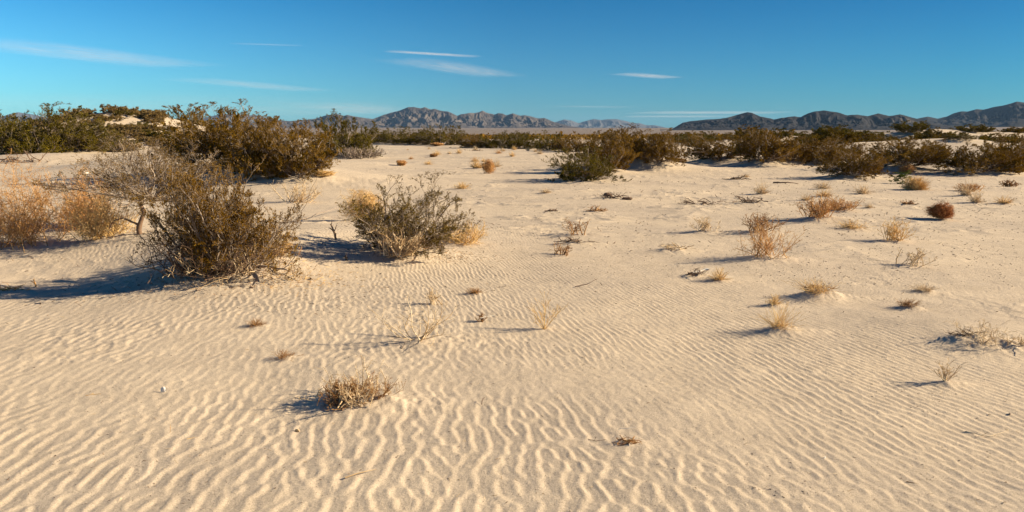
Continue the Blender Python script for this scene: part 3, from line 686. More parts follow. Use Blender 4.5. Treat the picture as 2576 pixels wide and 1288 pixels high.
def ripples(x, y):
    r = np.hypot(x, y)
    near = (r < 34) & (y > -6)
    out = np.zeros_like(x)
    xs, ys = x[near], y[near]
    amp = 1 - smooth((ys - 7.5) / 6)
    patch = smooth((fbm(xs * .33, ys * .28, 3, 60) + .12) * 3.2)
    amp = amp * (.42 + .58 * smooth((fbm(xs * .7, ys * .7, 2, 61) + .3) * 2)) + (1 - amp) * patch * .62
    # smooth sand to the lee of plants
    for (cx, cy, a, b) in [(0.2, 4.85, .55, .28), (-3.6, 8.7, 1.2, .45)]:
        amp = amp * (1 - .85 * np.exp(-((xs - cx) / a) ** 2 - ((ys - cy) / b) ** 2))
    for mx, my, rx, ry, h in MOUNDS:
        if math.hypot(mx, my) < 16 and h > .012:
            amp = amp * (1 - .75 * np.exp(-((xs - mx) / (rx * .8)) ** 2 - ((ys - my) / (ry * .8)) ** 2))
    fade = 1 - smooth((r[near] - 20) / 14)
    out[near] = .0036 * amp * fade * rip_field(xs, ys) * (1 + .25 * smooth((4 - ys) / 2))
    rough = .004 * fbm(xs * 5, ys * 5, 4, 88) * (1 - .6 * amp) + .0016 * fbm(xs * 22, ys * 22, 2, 89)
    stir = smooth((fbm(xs * .8, ys * .8, 3, 120) - .22) * 6) * smooth((ys - 3) / 3)       # scuffed, lumpy patches
    rough = rough + .011 * stir * fbm(xs * 7, ys * 7, 3, 121)
    for mx, my, rx, ry, h in MOUNDS:
        if math.hypot(mx, my) < 22 and h > .008:
            k_ = np.abs(xs - mx) < rx * 2.5
            k_ &= np.abs(ys - my) < ry * 2.5
            if k_.any():
                e_ = np.exp(-((xs[k_] - mx) / (rx * 1.1)) ** 2 - ((ys[k_] - my) / (ry * 1.1)) ** 2)
                rough[k_] += .010 * e_ * fbm(xs[k_] * 9, ys[k_] * 9, 3, 122)
    out[near] += rough * fade
    return out
def lin(a, b, n): return list(np.linspace(a, b, n, endpoint=False))
ph = np.array(lin(-43, 43, 1420) + lin(43, 317, 200)) * math.pi / 180
rr_ = [.4, .8, 1.2, 1.5, 1.8, 2.0, 2.15]
while rr_[-1] < 22: rr_.append(rr_[-1] * 1.0030)
while rr_[-1] < 260: rr_.append(rr_[-1] * 1.0085)
while rr_[-1] < 14000: rr_.append(rr_[-1] * 1.045)
rr_ = np.array(rr_)
X = rr_[:, None] * np.sin(ph)[None]; Y = rr_[:, None] * np.cos(ph)[None]
Z = base_h(X, Y)
for mx, my, rx, ry, h in MOUNDS:       # drifts, only where they matter
    d = math.hypot(mx, my); e = 3.2 * max(rx, ry)
    i0, i1 = np.searchsorted(rr_, d - e), np.searchsorted(rr_, d + e) + 1
    da = min(math.asin(min(e / d, 1)), 3.1); a0 = math.atan2(mx, my)
    j = np.where(np.abs((ph - a0 + np.pi) % (2 * np.pi) - np.pi) < da)[0]
    if len(j) == 0: continue
    j0, j1 = j.min(), j.max() + 1
    Z[i0:i1, j0:j1] += h * np.exp(-((X[i0:i1, j0:j1] - mx) / rx) ** 2 - ((Y[i0:i1, j0:j1] - my) / ry) ** 2)
Z += ripples(X, Y)
nr, nc = X.shape
V = np.stack([X, Y, Z], -1).reshape(-1, 3)
idx = np.arange(nr * nc).reshape(nr, nc)
Aa, Bb = idx[:-1], idx[1:]
Fq = np.stack([Aa, np.roll(Aa, -1, 1), np.roll(Bb, -1, 1), Bb], -1).reshape(-1, 4)[:, ::-1]
# close the middle with two rings down to a tiny one
cidx = np.array([[0, 0, 0, 0]])
V = np.concatenate([V, np.array([[0, 0, H1(0, 0)]])]); ci = len(V) - 1
cap = np.stack([idx[0][0::2], np.roll(idx[0], -1)[0::2], np.roll(idx[0], -2)[0::2], np.full(nc // 2, ci)], -1)[:, ::-1]
Fq = np.concatenate([Fq, cap])
ground = mesh_np('ground', V, Fq, M['sand'], smooth_=True)
tag(ground, 'pale wind rippled sand reaching out to a gravel plain', None, None, 'structure')
del V, Fq, X, Y, Z
def Z_at(x, y):
    return H1(x, y)

# ------------------------------------------------------------------ mountains
def mountain(name, label, pts, D, Wd, mat, seed, S, amp, nu=900, nv=170, bend=0.0, foot=0.0):
    pts = np.array(pts, float)
    az = []; el = []
    for u, v in pts:
        a, b, c = ray(u, v); az.append(math.atan2(a, b)); el.append(c / math.hypot(a, b))
    az = np.array(az); el = np.array(el)
    phi = np.linspace(az[0], az[-1], nu); e = np.interp(phi, az, el)
    tt = np.linspace(-1, 1, nv)
    PH, T = np.meshgrid(phi, tt, indexing='ij')
    q = (PH - phi[0]) / (phi[-1] - phi[0])
    Dc = D * (1 + bend * (q - .5)) * (1 + .05 * fbm(PH * 9, 0 * PH + 3, 2, seed))
    Rr = Dc + T * Wd
    x = Rr * np.sin(PH); y = Rr * np.cos(PH)
    plain = base_h(x, y)
    crest = CH + e[:, None] * Dc
    crest = crest * (1 + .035 * fbm(PH * D / (S * .5), PH * 0, 5, seed + 9, .6)) 
    pc = base_h(Dc * np.sin(PH), Dc * np.cos(PH))
    up = np.maximum(crest - pc, 0)
    wx = x + S * .5 * fbm(x / S * .7, y / S * .7, 3, seed + 1); wy = y + S * .5 * fbm(x / S * .7, y / S * .7, 3, seed + 2)
    wq = S * .45 * fbm(x / S * .8, y / S * .8, 3, seed + 1); wk = S * .3 * fbm(x / S * 2.2, y / S * 2.2, 3, seed + 2)
    rg = .62 * ridged((D * PH + wq + wk) / S, (Rr + wq) / (S * 2.3), 5, seed + 3) + .38 * ridged((D * PH - wq) / S * 2.6, (Rr + wk) / (S * .8), 5, seed + 4)
    at_ = np.abs(T)
    g = (1 - at_) ** 1.25
    m = np.clip(at_ * 3.2, 0, 1)
    rgm = (rg - .42)
    rn = np.clip((rg - .12) / .62, 0, 1)
    g = (1 - at_) ** .85
    m = smooth(at_ * 3.4 + .06)
    z = up * g * np.clip(1 - m * amp * .85 * (1 - rn), .02, 1)
    edge = smooth((1 - at_) * 6)
    z = plain - 4 * (1 - edge) * 1.0 + np.maximum(z, -6) * edge - foot
    z = z + up * .03 * fbm(x / S * 4, y / S * 4, 4, seed + 5) * smooth(at_ * 5) * edge
    V = np.stack([x, y, z], -1).reshape(-1, 3); idx = np.arange(nu * nv).reshape(nu, nv)
    Fq = np.stack([idx[:-1, :-1], idx[1:, :-1], idx[1:, 1:], idx[:-1, 1:]], -1).reshape(-1, 4)
    o = mesh_np(name, V, Fq, mat); tag(o, label, None, None, 'structure'); return o
mid = [(600, 316), (640, 308), (659, 304), (694, 301.5), (729, 304), (760, 302), (789, 299), (799, 296.5), (824, 289), (849, 286.5), (864, 291.5), (874, 289), (906, 295), (939, 299), (968, 287.5), (990, 282), (1005, 278), (1026, 269.3), (1041, 267.9), (1059, 271.4), (1069, 268.9), (1084, 275), (1094, 273.5), (1105, 277), (1127, 280), (1150, 290.6), (1160, 286.5), (1183, 283.8), (1193, 285), (1204, 282.4), (1214, 278), (1222, 282.4), (1243, 287.5), (1253, 283.8), (1264, 284.8), (1274, 290), (1290, 284.8), (1309, 290), (1319, 289), (1336, 292.7), (1352, 297.4), (1371, 296.8), (1385, 303), (1397, 308), (1430, 316), (1470, 322)]
mountain('mountains', 'grey brown eroded mountain range in the middle distance', mid, 5200, 640, M['rock_mid'], 3, 190, 1.1)
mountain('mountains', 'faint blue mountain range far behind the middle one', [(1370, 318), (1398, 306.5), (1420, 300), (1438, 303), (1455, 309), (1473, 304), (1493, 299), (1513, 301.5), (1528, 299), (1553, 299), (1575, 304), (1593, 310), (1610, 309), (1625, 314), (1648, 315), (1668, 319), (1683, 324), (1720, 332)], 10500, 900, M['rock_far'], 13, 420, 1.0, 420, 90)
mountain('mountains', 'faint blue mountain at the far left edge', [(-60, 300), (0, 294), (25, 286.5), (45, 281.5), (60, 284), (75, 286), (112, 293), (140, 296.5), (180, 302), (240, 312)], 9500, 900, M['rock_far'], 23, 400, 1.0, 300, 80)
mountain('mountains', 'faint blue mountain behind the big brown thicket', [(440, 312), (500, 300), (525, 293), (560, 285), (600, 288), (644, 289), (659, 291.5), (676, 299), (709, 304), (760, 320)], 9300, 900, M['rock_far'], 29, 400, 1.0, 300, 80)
mountain('mountains', 'dark steep hills on the right below the sky', [(1660, 338), (1675, 333), (1698, 320), (1718, 308), (1738, 304), (1788, 300), (1825, 296.5), (1858, 288), (1880, 282), (1893, 284), (1913, 293), (1932, 296.5), (1947, 300), (1964, 296.5), (1999, 292), (2014, 294), (2032, 285), (2052, 280), (2072, 277.3), (2107, 281.5), (2132, 290), (2157, 288), (2182, 291.5), (2209, 285), (2237, 291), (2264, 287), (2302, 297), (2330, 304), (2360, 312), (2420, 322)], 2700, 330, M['rock_dark'], 43, 115, 1.05)
mountain('mountains', 'high dark blue range rising to the right edge', [(2230, 322), (2280, 306), (2302, 299), (2334, 293), (2359, 298), (2382, 293), (2399, 284), (2419, 279.5), (2434, 280), (2459, 274), (2474, 275), (2499, 269), (2532, 263), (2559, 255), (2576, 257), (2640, 248), (2720, 258), (2800, 270)], 4200, 620, M['rock_dark'], 53, 190, 1.1, 700, 190)

# ------------------------------------------------------------------ creosote prototypes and bushes
PROTO = {}
def build_creo(key, mat, ps):
    for i, p in enumerate(ps):
        st, lf = creosote(**p); st, lf = bounds_fit([st, lf], 1.0, 1.0) if p.get('fit', True) else (st, lf)
        PROTO.setdefault(key, []).append((st, lf, mat))
def creo_meshes(p, fitw=None, fith=None):
    g = creosote(**p); return bounds_fit(g, fitw, fith) if fitw else g
def make_bush(name, p, mat_leaf, mat_stem, w=1.0, h=1.0):
    st, lf = creo_meshes(p, w, h); e = empty(name)
    mesh_np('stems', st[0], st[1], M[mat_stem], e, st[2]); mesh_np('foliage', lf[0], lf[1], M[mat_leaf], e, lf[2])
    return e
protos = {'b': [], 'g': [], 'd': []}
for i in range(4):
    protos['b'].append(make_bush('creosote_bush', dict(seed=100 + i, nm=40, ks=(6, 5, 5), nl=17, leaf=.027, fine=.0035, th=84, h=1.7 + .1 * i), 'leaf_brown', 'stem_grey'))
    protos['g'].append(make_bush('creosote_bush', dict(seed=200 + i, nm=36, ks=(6, 5, 5), nl=17, leaf=.027, fine=.0035, th=84, h=1.8 + .1 * i), 'leaf_green', 'stem_grey'))
for i in range(4):
    protos['d'].append(make_bush('creosote_bush', dict(seed=300 + i, nm=24, ks=(5, 5, 4), nl=13, leaf=.050, fine=.007, th=87, h=1.3, w=2.8, aspect=.6), 'leaf_green' if i != 2 else 'leaf_olive', 'stem_grey'))
for i in range(2): protos.setdefault('t', []).append(make_bush('desert_scrub', dict(seed=330 + i, nm=24, ks=(5, 5, 4), nl=7, leaf=.075, fine=.008, th=88, h=1.0, w=2.8, aspect=.6), 'leaf_tan', 'stem_grey'))
used = set()
def put(e, x, y, z, sx, sz, rot, label, cat, group):
    if e.name not in used: used.add(e.name); c = e
    else: c = copy_tree(e)
    c.location = (x, y, z); c.scale = (sx, sx, sz); c.rotation_euler = (0, 0, rot)
    return tag(c, label, cat, group)
R = rs(9)
for i, ((u, v, w, vt, c, md, lab), (x, y)) in enumerate(zip(CREO, PL)):
    z = Z_at(x, y); wm, hm = size_at(u, v, vt, w, x, y, z)
    put(protos[c][(i * 3 + (i // 4)) % 4], x, y, z - .03, wm * 1.04, hm * 1.02, R.rand() * 6.28, lab, 'bush', 'creosote bushes around the open sand')
FL = {'r': 'dark olive creosote bush on the hummocky dunes below the right hand mountains',
      'l': 'low scrubby bush on the pale sand hill at the far left',
      'c': 'small distant creosote bush on the flat below the mountains'}
for i, (x, y, w, h, key) in enumerate(FAR):
    put(protos['d'][i % 4] if key != 'l' or i % 3 == 0 else protos['t'][i % 2], x, y, Z_at(x, y) - .08, w, h, R.rand() * 6.28, FL[key], 'bush', {'r': 'bushes on the right dunes', 'l': 'bushes on the left sand hill', 'c': 'distant bushes on the flat'}[key])

# the three near creosote bushes, each grown on its own
def z_line(u, v, vt, x, y): return size_at(u, v, vt, 1, x, y, Z_at(x, y))
x, y = HL[0]; wm, hm = size_at(540, 680, 418, 285, x, y, Z_at(x, y))
e = make_bush('creosote_bush', dict(seed=501, w=1.7, h=1.2, nm=50, ks=(6, 6, 5), nl=11, leaf=.0125, fine=.0017, th=74, wig=.14, aspect=.55, trunk=1.2, lean=(.14, 0)), 'leaf_dark', 'stem_grey', wm, hm)
b = bounds_fit([brush(502, 1, .4, nm=150, ks=(6, 4), th=86, rad=.005, fine=.0016, wig=.2, base=.2)], wm * .92, hm * .42)[0]
mesh_np('shade_skirt', b[0], b[1], M['stem_dark'], e, b[2])  # dark twigs added low down to stand in for the bush's shaded interior
b = brush(503, wm * 1.1, hm * .22, nm=34, ks=(4, 3), th=84, rad=.0045, fine=.0020, wig=.2, lean=(.1, -.3))
o = mesh_np('bare_branches', b[0], b[1], M['stem_pale'], e, b[2]); o.location = (0, -.12, 0)
e.location = (x, y, Z_at(x, y) - .01); tag(e, 'large front creosote bush with dense grey stems and blue shadow to its left', 'bush', 'creosote bushes in the foreground')
x, y = HL[2]; wm, hm = size_at(1008, 630, 446, 245, x, y, Z_at(x, y))
e = make_bush('creosote_bush', dict(seed=517, w=1.5, h=1.2, nm=30, ks=(6, 6, 5), nl=10, leaf=.0125, fine=.0021, th=62, wig=.13, aspect=.55, trunk=1.1), 'leaf_olive', 'stem_grey', wm, hm)
e.location = (x, y, Z_at(x, y) - .01); tag(e, 'middle creosote bush with bleached bare branches at its foot', 'bush', 'creosote bushes in the foreground')
b = brush(518, wm * .62, hm * .52, nm=44, ks=(4, 3), th=74, rad=.010, fine=.0028, wig=.14, lean=(.1, -.15))
o = mesh_np('bare_branches', b[0], b[1], M['stem_pale'], e, b[2]); o.location = (0.04, -.34, 0)
# the one with the crooked trunk, leaning left behind the front bush
x, y = HL[1]; z = Z_at(x, y); wm, hm = size_at(372, 592, 352, 310, x, y, z)
e = empty('creosote_bush', (x, y, z)); tag(e, 'leaning creosote bush on a crooked dark trunk behind the large front one', 'bush', 'creosote bushes in the foreground')
tr = stick(601, [(-.12, 0, -.05), (-.13, 0, .12), (-.04, .02, .30), (-.10, 0, .45), (.06, .05, .62)], .036, 0, taper=.65, k=9, wig=.14)
mesh_np('trunk', tr[0], tr[1], M['stem_dark'], e, tr[2])
tr = stick(602, [(-.12, 0, .12), (-.30, -.05, .22), (-.42, -.05, .16), (-.50, -.1, -.02)], .018, 3, taper=.4, k=6)
mesh_np('limb', tr[0], tr[1], M['stem_dark'], e, tr[2])
st, lf = creo_meshes(dict(seed=603, w=2.0, h=1.1, nm=36, ks=(6, 5, 5), nl=5, leaf=.0125, fine=.0022, th=86, wig=.15, lean=(-.1, 0), aspect=.55, base_r=.03), wm, hm * .64)
for nm_, g, mt in (('stems', st, 'stem_grey'), ('foliage', lf, 'leaf_brown')):
    o = mesh_np(nm_, g[0], g[1], M[mt], e, g[2]); o.location = (.06, .05, hm * .38)

# ------------------------------------------------------------------ small plants and dead wood
for (a, k), (x, y) in zip(OBJ, OL):
    kind, u, v, w, vt, md, name, cat, grp, lab = a
    z = Z_at(x, y); wm, hm = size_at(u, v, vt, w, x, y, z)
    k = dict(k); seed = k.pop('seed'); mat = k.pop('mat', 'leaf_fresh'); fine = max(.0010, y * .00019)
    n = k.pop('n', None)
    if kind == 'weed':
        g = brush(seed, wm * 1.1, hm, nm=110, ks=(11, 6), th=58, rad=.0032, fine=.0014, wig=.12, up=.05, lens=(.45, 1.05), base=.16, angs=(45, 85), lf=.26)
    elif kind == 'tangle':
        g = tangle(seed, wm, hm, n or 260, rad=max(.0020, y * .00026), kid=3)
    elif kind == 'dense':
        g = tuft(seed, wm, hm, 1400, rad=max(.0016, y * .0002), th=85, wig=.06, kid=1)
    elif kind == 'sprig':
        st, lf = creo_meshes(dict(seed=seed, nm=8, ks=(3, 3, 3), nl=8, leaf=.12, fine=.008, th=50), wm, hm)
        e = empty(name, (x, y, z)); mesh_np('stems', *st[:2], M['stem_grey'], e, st[2]); mesh_np('foliage', *lf[:2], M['leaf_fresh'], e, lf[2]); tag(e, lab, cat, grp); continue
    elif kind == 'brush':
        g = brush(seed, wm, hm, nm=n or 26, ks=(5, 3), rad=k.pop('rad', fine * 1.8), fine=fine * .8, th=k.pop('th', 62), **k)
    elif kind == 'bush':
        g = brush(seed, wm, hm, nm=46, ks=(5, 3), rad=.0032, fine=.0009, th=80, wig=.19, base=.2, lens=(.3, 1.1)); hm *= .92
    elif kind == 'vase':
        g = brush(seed, wm * 1.05, hm, nm=13, ks=(5, 3), rad=.0016, fine=.00070, th=48, wig=.07, base=.02, up=.02, angs=(10, 35), lf=.45)
        s_ = stick(seed + 1, [(0, 0, -.01), (0, 0, hm * .25)], .004, 0, k=6, taper=.8); g = merge([g, s_])
    elif kind == 'open':
        g = brush(seed, wm, hm, nm=12, ks=(5, 3), rad=.0032, fine=.0009, th=86, wig=.19, base=.03, lens=(.8, 1.15), lf=.38, angs=(20, 55))
    elif kind == 'tuft':
        g = tuft(seed, wm, hm, 150, rad=fine * .75, th=78)
    elif kind == 'crawl':
        g = crawl(seed, wm, max(hm, .03), n or 30, rad=max(.0028, y * .0005), kid=3)
    elif kind == 'lump':
        g = lump(seed, wm, wm * .5, hm)
    if kind in ('weed', 'brush', 'bush', 'open', 'vase', 'tuft'): g = bounds_fit([g], wm, hm)[0]
    if kind == 'bush':
        e = empty(name, (x, y, z)); tag(e, lab, cat, grp); mesh_np('twigs', g[0], g[1], M['stem_pale'], e, g[2])
        c_ = bounds_fit([brush(seed + 1, wm * .7, hm * .5, nm=90, ks=(5, 4), rad=.0028, fine=.0011, th=84, wig=.2, base=.2)], wm * .72, hm * .5)[0]
        mesh_np('dead_leaves', c_[0], c_[1], M['stem_rust'], e, c_[2]); continue
    o = mesh_np(name, g[0], g[1], M[mat], None, g[2]); o.location = (x, y, z); tag(o, lab, cat, grp)
for i, (pts, rad, side, mat, lab) in enumerate(STICKS):
    W3 = []
    for (u, v, lift) in pts:
        x, y = place(u, v + lift, 0, True); z = H1(x, y) + rad * .6 + lift / F * y
        W3.append((x, y, z))
    o0 = np.array(W3[0]); P_ = np.array(W3) - o0
    g = stick(700 + i, P_, rad, side); o = mesh_np('fallen_branch', g[0], g[1], M[mat], None, g[2]); o.location = o0
    tag(o, lab, 'branch', gW)
for i, (u, v, hp, rad, lab) in enumerate(STUMPS):
    x, y = place(u, v, 0, True); z = H1(x, y); h = hp / F * y
    R = rs(800 + i); l = R.uniform(-.35, .35)
    a = stick(810 + i, [(0, 0, -.03), (l * h * .3, 0, h * .4), (l * h, 0, h)], rad, 2, k=8, taper=.5, sl=.5)
    b = stick(820 + i, [(0, 0, h * .3), (-.3 * h, -.1 * h, h * .7), (-.45 * h, -.1 * h, h * .75)], rad * .6, 1, k=6)
    g = merge([a, b]); o = mesh_np('stump', g[0], g[1], M['stem_dark' if i != 3 else 'stem_orange'], None, g[2]); o.location = (x, y, z)
    tag(o, lab, 'stump', 'dead stumps')
for i, (u, v, w, hp, mat, lab) in enumerate(CHIPS):
    x, y = place(u, v, 0, True); z = H1(x, y)
    g = lump(900 + i, w / F * y, w / F * y * .35, hp / F * y, 8, .35); o = mesh_np('chip', g[0], g[1], M[mat], None, g[2]); o.location = (x, y, z)
    o.rotation_euler = (0, 0, i * 1.3); tag(o, lab, 'chip', 'chips and pebbles')
# small pale tufts seen far off: a few shapes, copied
tp = []
for i in range(5):
    g = tuft(950 + i, 1, 1, 150, rad=.010, th=70 + 3 * i); o = mesh_np('grass_tuft', g[0], g[1], M[('stem_straw', 'stem_pale', 'stem_straw', 'stem_pale', 'stem_orange')[i]], None, g[2]); tp.append(o)
TL = {'fc': 'small dry grass tuft on the far open sand left of the middle', 'fr': 'small dry grass tuft on the flat sand in front of the right thicket',
      'fm': 'tiny dry grass tuft on the smooth sand below the central right clump', 'fn': 'tiny dry grass tuft among the fine ripples at the right'}
R = rs(31)
for i, (x, y, w, h, key) in enumerate(TUFTS):
    put(tp[R.randint(5)] if i > 4 else tp[i], x, y, Z_at(x, y) - .01, w, h, R.rand() * 6.28, TL[key], 'grass', TL[key].replace('small dry grass tuft', 'dry grass tufts').replace('tiny dry grass tuft', 'tiny grass tufts'))

# ------------------------------------------------------------------ litter nobody could count
def litter(name, label, n, seed, mat, zone, ln, rad, clump=0):
    R = rs(seed); pts = []
    cs = [zone(R) for _ in range(max(clump, 1))]
    while len(pts) < n:
        if clump and R.rand() < .9:
            c = cs[R.randint(clump)]; s = .02 * c[1] + .12; p = (c[0] + R.normal(0, s * 1.5), c[1] + R.normal(0, s))
        else: p = zone(R)
        if p[1] > 1.5: pts.append(p)
    P2 = np.array(pts); z = H(P2[:, 0], P2[:, 1]); sc = np.clip(P2[:, 1] / 9, .5, 2.2)
    z = z + ripples(P2[:, 0], P2[:, 1])
    P0 = np.column_stack([P2, z + rad * sc * .5]); a = R.rand(n) * 6.283
    D = np.column_stack([np.cos(a), np.sin(a), R.uniform(-.02, .25, n)])
    P, r = grow(R, P0, D, R.uniform(ln * .3, ln, n) * sc, rad * sc * R.uniform(.5, 1.4, n), 3, .3, -.02, .5)
    V, f, rn = tubes(R, P, r, 4); o = mesh_np(name, V, f, M[mat], None, rn); tag(o, label, 'litter', None, 'stuff'); return o
def zone_px(u0, u1, v0, v1, pw=1.0):
    def z(R):
        v = v0 + (v1 - v0) * R.rand() ** pw; a, b, c = ray(R.uniform(u0, u1), v); t = -CH / c; return a * t, b * t
    return z
litter('twig_litter', 'short dark twigs strewn over the flat sand', 620, 41, 'stem_dark', zone_px(900, 2700, 375, 700, 1.3), .05, .0036, 60)
litter('twig_litter', 'brown twig crumbs around the front bushes', 700, 42, 'stem_dark', zone_px(0, 1250, 540, 800, .8), .06, .003, 60)
litter('twig_litter', 'pale straw bits scattered over the sand', 420, 43, 'stem_pale', zone_px(-100, 2700, 400, 1250, 1.4), .07, .0022, 60)
litter('twig_litter', 'specks of dark plant matter on the near ripples', 650, 44, 'stem_dark', zone_px(-50, 2650, 690, 1300, .9), .034, .0030, 60)
def zone_at(i, sx, sy, dx=0):
    return lambda R: (HL[i][0] + dx + R.normal(0, sx), HL[i][1] + R.normal(0, sy))
litter('leaf_litter', 'dead leaves and twigs drifted under the large front creosote bush', 1400, 45, 'stem_rust', zone_at(0, .5, .28, .1), .07, .0022)
litter('leaf_litter', 'dead leaves and twigs drifted under the middle creosote bush', 900, 46, 'stem_rust', zone_at(2, .42, .24, .15), .06, .0022)
litter('leaf_litter', 'straw coloured litter right of the large front creosote bush', 500, 47, 'stem_straw', zone_at(0, .35, .3, .75), .09, .0022)
def pebbles(n, seed, zone, size, label):
    R = rs(seed); P2 = np.array([zone(R) for _ in range(n)]); z = H(P2[:, 0], P2[:, 1]) + ripples(P2[:, 0], P2[:, 1])
    sc = np.clip(P2[:, 1] / 9, .5, 2) * size * R.uniform(.4, 1.3, n)
    oct_ = np.array([(1, 0, .2), (0, 1, .2), (-1, 0, .2), (0, -1, .2), (.5, .5, .9), (-.5, .5, .9), (-.5, -.5, .9), (.5, -.5, .9)]) * np.array([1, .8, .7])
    V = np.column_stack([P2, z])[:, None] + oct_[None] * (1 + R.uniform(-.25, .25, (n, 8, 3))) * sc[:, None, None]
    fs = np.array([(0, 4, 7, 3), (1, 5, 4, 0), (2, 6, 5, 1), (3, 7, 6, 2), (4, 5, 6, 7)])
    Fq = (np.arange(n)[:, None, None] * 8 + fs[None]).reshape(-1, 4)
    o = mesh_np('pebbles', V.reshape(-1, 3), Fq, M['pebble'], None, np.repeat(R.rand(n), 8)); tag(o, label, 'pebbles', None, 'stuff')
pebbles(1500, 51, zone_px(1900, 2750, 420, 720, 1.2), .008, 'dark gravel specks on the flat sand at the right')
pebbles(900, 52, zone_px(1150, 2100, 400, 700, 1.2), .007, 'dark gravel specks on the smooth sand in the middle')
pebbles(1300, 53, zone_px(-100, 2700, 650, 1300, .8), .0045, 'dark grains and seeds on the near ripples')
# far scrub on the plain, reads as one texture
R = rs(61); n = 5200
d = 180 * (3300 / 180.) ** R.rand(n); a = np.radians(R.uniform(-42, 42, n)); X_, Y_ = d * np.sin(a), d * np.cos(a)
k_ = (d > 260) | (np.abs(a) < .2); X_, Y_, d = X_[k_], Y_[k_], d[k_]; n = len(d)
zz = H(X_, Y_); c = 10
az = R.rand(n, c) * 6.283; s_ = R.uniform(.9, 2.0, (n, 1)); rr2 = R.rand(n, c) ** .5 * s_
px = X_[:, None] + rr2 * np.cos(az); py = Y_[:, None] + rr2 * np.sin(az); pz = zz[:, None] + (1 - (rr2 / s_) ** 2) ** .5 * s_ * .75
V, f, rn = leaves(R, np.stack([px, py, pz], -1).reshape(-1, 3), norm(R.normal(0, 1, (n * c, 3))) , .75, .5, .8)
tag(mesh_np('distant_scrub', V, f, M['leaf_dark'], None, rn), 'scattered dark scrub dotting the far plain', 'scrub', None, 'stuff')

# ------------------------------------------------------------------ clouds: thin ice veils 1.5 km up
def cloud_mat():
    m, t = newmat('thin ice cloud')
    tc = N(t, 'ShaderNodeTexCoord'); mp = N(t, 'ShaderNodeMapping'); L(t, tc.outputs['Generated'], mp.inputs[0])
    mp.inputs['Scale'].default_value = (2.2, 5, 1)
    oi = N(t, 'ShaderNodeObjectInfo'); va = N(t, 'ShaderNodeVectorMath', operation='ADD'); L(t, mp.outputs[0], va.inputs[0])
    cb = N(t, 'ShaderNodeCombineXYZ'); ml = N(t, 'ShaderNodeMath', operation='MULTIPLY'); L(t, oi.outputs['Random'], ml.inputs[0]); ml.inputs[1].default_value = 40
    L(t, ml.outputs[0], cb.inputs[0]); L(t, cb.outputs[0], va.inputs[1])
    n1 = noise_n(t, va.outputs[0], 3.0, 7, .62)
    s = N(t, 'ShaderNodeSeparateXYZ'); L(t, tc.outputs['Generated'], s.inputs[0])
    def bell(sock, p):
        a = N(t, 'ShaderNodeMath', operation='MULTIPLY_ADD'); L(t, sock, a.inputs[0]); a.inputs[1].default_value = 2; a.inputs[2].default_value = -1
        b = N(t, 'ShaderNodeMath', operation='MULTIPLY'); L(t, a.outputs[0], b.inputs[0]); L(t, a.outputs[0], b.inputs[1])
        c = N(t, 'ShaderNodeMath', operation='SUBTRACT', use_clamp=True); c.inputs[0].default_value = 1; L(t, b.outputs[0], c.inputs[1])
        d = N(t, 'ShaderNodeMath', operation='POWER'); L(t, c.outputs[0], d.inputs[0]); d.inputs[1].default_value = p; return d.outputs[0]
    bx, by = bell(s.outputs['X'], .9), bell(s.outputs['Y'], 1.6)
    b = N(t, 'ShaderNodeMath', operation='MULTIPLY'); L(t, bx, b.inputs[0]); L(t, by, b.inputs[1])
    mr = N(t, 'ShaderNodeMapRange'); L(t, n1, mr.inputs[0]); mr.inputs[1].default_value = .32; mr.inputs[2].default_value = .68
    f = N(t, 'ShaderNodeMath', operation='MULTIPLY'); L(t, b.outputs[0], f.inputs[0]); L(t, mr.outputs[0], f.inputs[1])
    at = N(t, 'ShaderNodeAttribute', attribute_name='rnd')
    g = N(t, 'ShaderNodeMath', operation='MULTIPLY', use_clamp=True); L(t, f.outputs[0], g.inputs[0]); L(t, at.outputs['Fac'], g.inputs[1])
    tr = N(t, 'ShaderNodeBsdfTransparent'); dl = N(t, 'ShaderNodeBsdfTranslucent'); dl.inputs[0].default_value = (.95, .95, .95, 1)
    df = N(t, 'ShaderNodeBsdfDiffuse'); df.inputs[0].default_value = (.95, .95, .95, 1)
    m1 = N(t, 'ShaderNodeMixShader'); m1.inputs[0].default_value = .75; L(t, df.outputs[0], m1.inputs[1]); L(t, dl.outputs[0], m1.inputs[2])
    mx = N(t, 'ShaderNodeMixShader'); L(t, g.outputs[0], mx.inputs[0]); L(t, tr.outputs[0], mx.inputs[1]); L(t, m1.outputs[0], mx.inputs[2])
    o = N(t, 'ShaderNodeOutputMaterial'); L(t, mx.outputs[0], o.inputs[0]); return m
M['cloud'] = cloud_mat()
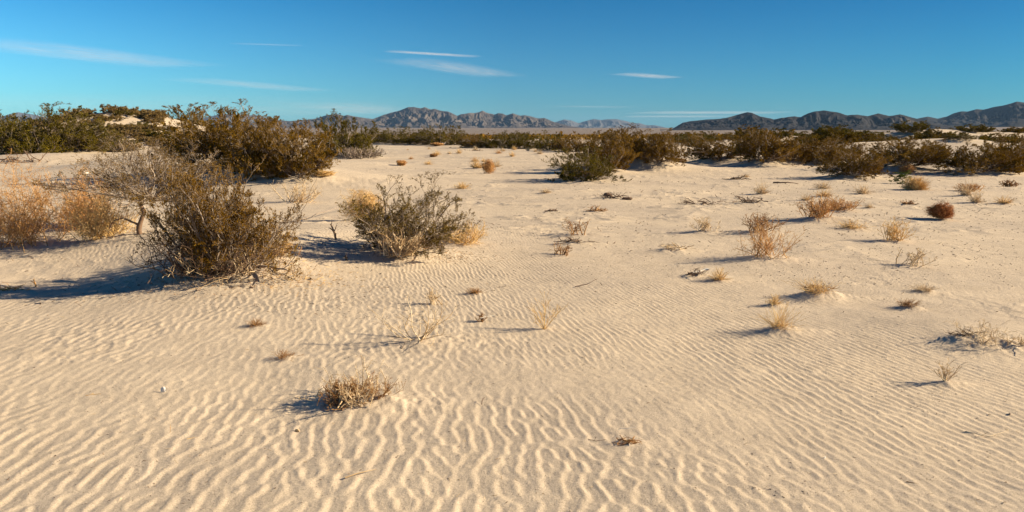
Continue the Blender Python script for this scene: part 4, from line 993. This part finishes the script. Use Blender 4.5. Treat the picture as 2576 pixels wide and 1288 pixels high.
def cloud(u1, v1, u2, v2, thick, dens, label, alt=1500.0):
    thick *= .62; dens *= .42
    P = []
    for u, v in ((u1, v1), (u2, v2)):
        a, b, c = ray(u, v); t = (alt - CH) / c; P.append(Vector((a * t, b * t, alt)))
    c = (P[0] + P[1]) / 2; d = P[1] - P[0]; ln = d.length
    a, b, cc = ray((u1 + u2) / 2, (v1 + v2) / 2 + thick / 2); q1 = (alt - CH) / cc * b
    a, b, cc = ray((u1 + u2) / 2, (v1 + v2) / 2 - thick / 2); q2 = (alt - CH) / cc * b
    wd = abs(q1 - q2)
    # a closed lens: upper and lower sheet meeting at the rim, local x along the streak
    n, m = 40, 12; us = np.linspace(-1, 1, n); vs_ = np.linspace(-1, 1, m); U, Q = np.meshgrid(us, vs_, indexing='ij')
    hh = wd * .004 * (1 - U ** 2) * (1 - Q ** 2)
    top = np.stack([U * ln / 2, Q * wd / 2, hh], -1); bot = np.stack([U * ln / 2, Q * wd / 2, -hh], -1)
    V = np.concatenate([top.reshape(-1, 3), bot.reshape(-1, 3)]); i = np.arange(n * m).reshape(n, m)
    f1 = np.stack([i[:-1, :-1], i[1:, :-1], i[1:, 1:], i[:-1, 1:]], -1).reshape(-1, 4)
    f = np.concatenate([f1, f1[:, ::-1] + n * m])
    o = mesh_np('cloud', V, f, M['cloud'], None, np.full(len(V), dens)); o.location = c; o.rotation_euler = (0, 0, math.atan2(d.y, d.x))
    tag(o, label, 'cloud', 'thin streaks of cloud'); return o
cloud(-120, 96, 480, 170, 62, .55, 'broad soft white cloud streak at the upper left')
cloud(575, 109, 765, 115, 9, .30, 'faint hairline cloud right of the broad streak')
cloud(968, 128, 1208, 143, 12, 1.1, 'crisp thin white cloud streak at the top of the middle')
cloud(1000, 146, 1275, 194, 28, .55, 'soft cloud smear just below the crisp streak')
cloud(450, 196, 800, 230, 22, .45, 'pale slanting cloud streak above the big brown thicket')
cloud(1555, 184, 1700, 197, 13, .9, 'small isolated cloud wisp right of the middle')
cloud(1590, 283, 1985, 284, 14, .9, 'long level cloud streak touching the dark right hand hills')
cloud(1560, 293, 1860, 293, 9, .8, 'lower level cloud streak left of the dark right hand hills')
cloud(810, 256, 960, 287, 16, .42, 'pale cloud wisp just left of the central peak')
cloud(1380, 267, 1600, 270, 7, .35, 'hairline cloud low over the faint blue range')
cloud(-200, 235, 900, 292, 90, .22, 'wide veil of haze cloud low at the left')

# ------------------------------------------------------------------ the air
hz_l, hz_b, hz_t = 15500.0, -30.0, 330.0
hv = np.array([(sx * hz_l, sy * hz_l, z_) for z_ in (hz_b, hz_t) for sy in (-1, 1) for sx in (-1, 1)])
hf = np.array([(0, 2, 3, 1), (4, 5, 7, 6), (0, 1, 5, 4), (2, 6, 7, 3), (0, 4, 6, 2), (1, 3, 7, 5)])
m, t = newmat('air'); pv = N(t, 'ShaderNodeVolumePrincipled'); pv.inputs['Color'].default_value = (.36, .62, 1.0, 1)
pv.inputs['Density'].default_value = 3.2e-5; pv.inputs['Anisotropy'].default_value = 0.0
o_ = N(t, 'ShaderNodeOutputMaterial'); L(t, pv.outputs[0], o_.inputs['Volume'])
hz = mesh_np('haze', hv, hf, m); tag(hz, 'thin blue air between the viewer and the mountains', None, None, 'stuff')
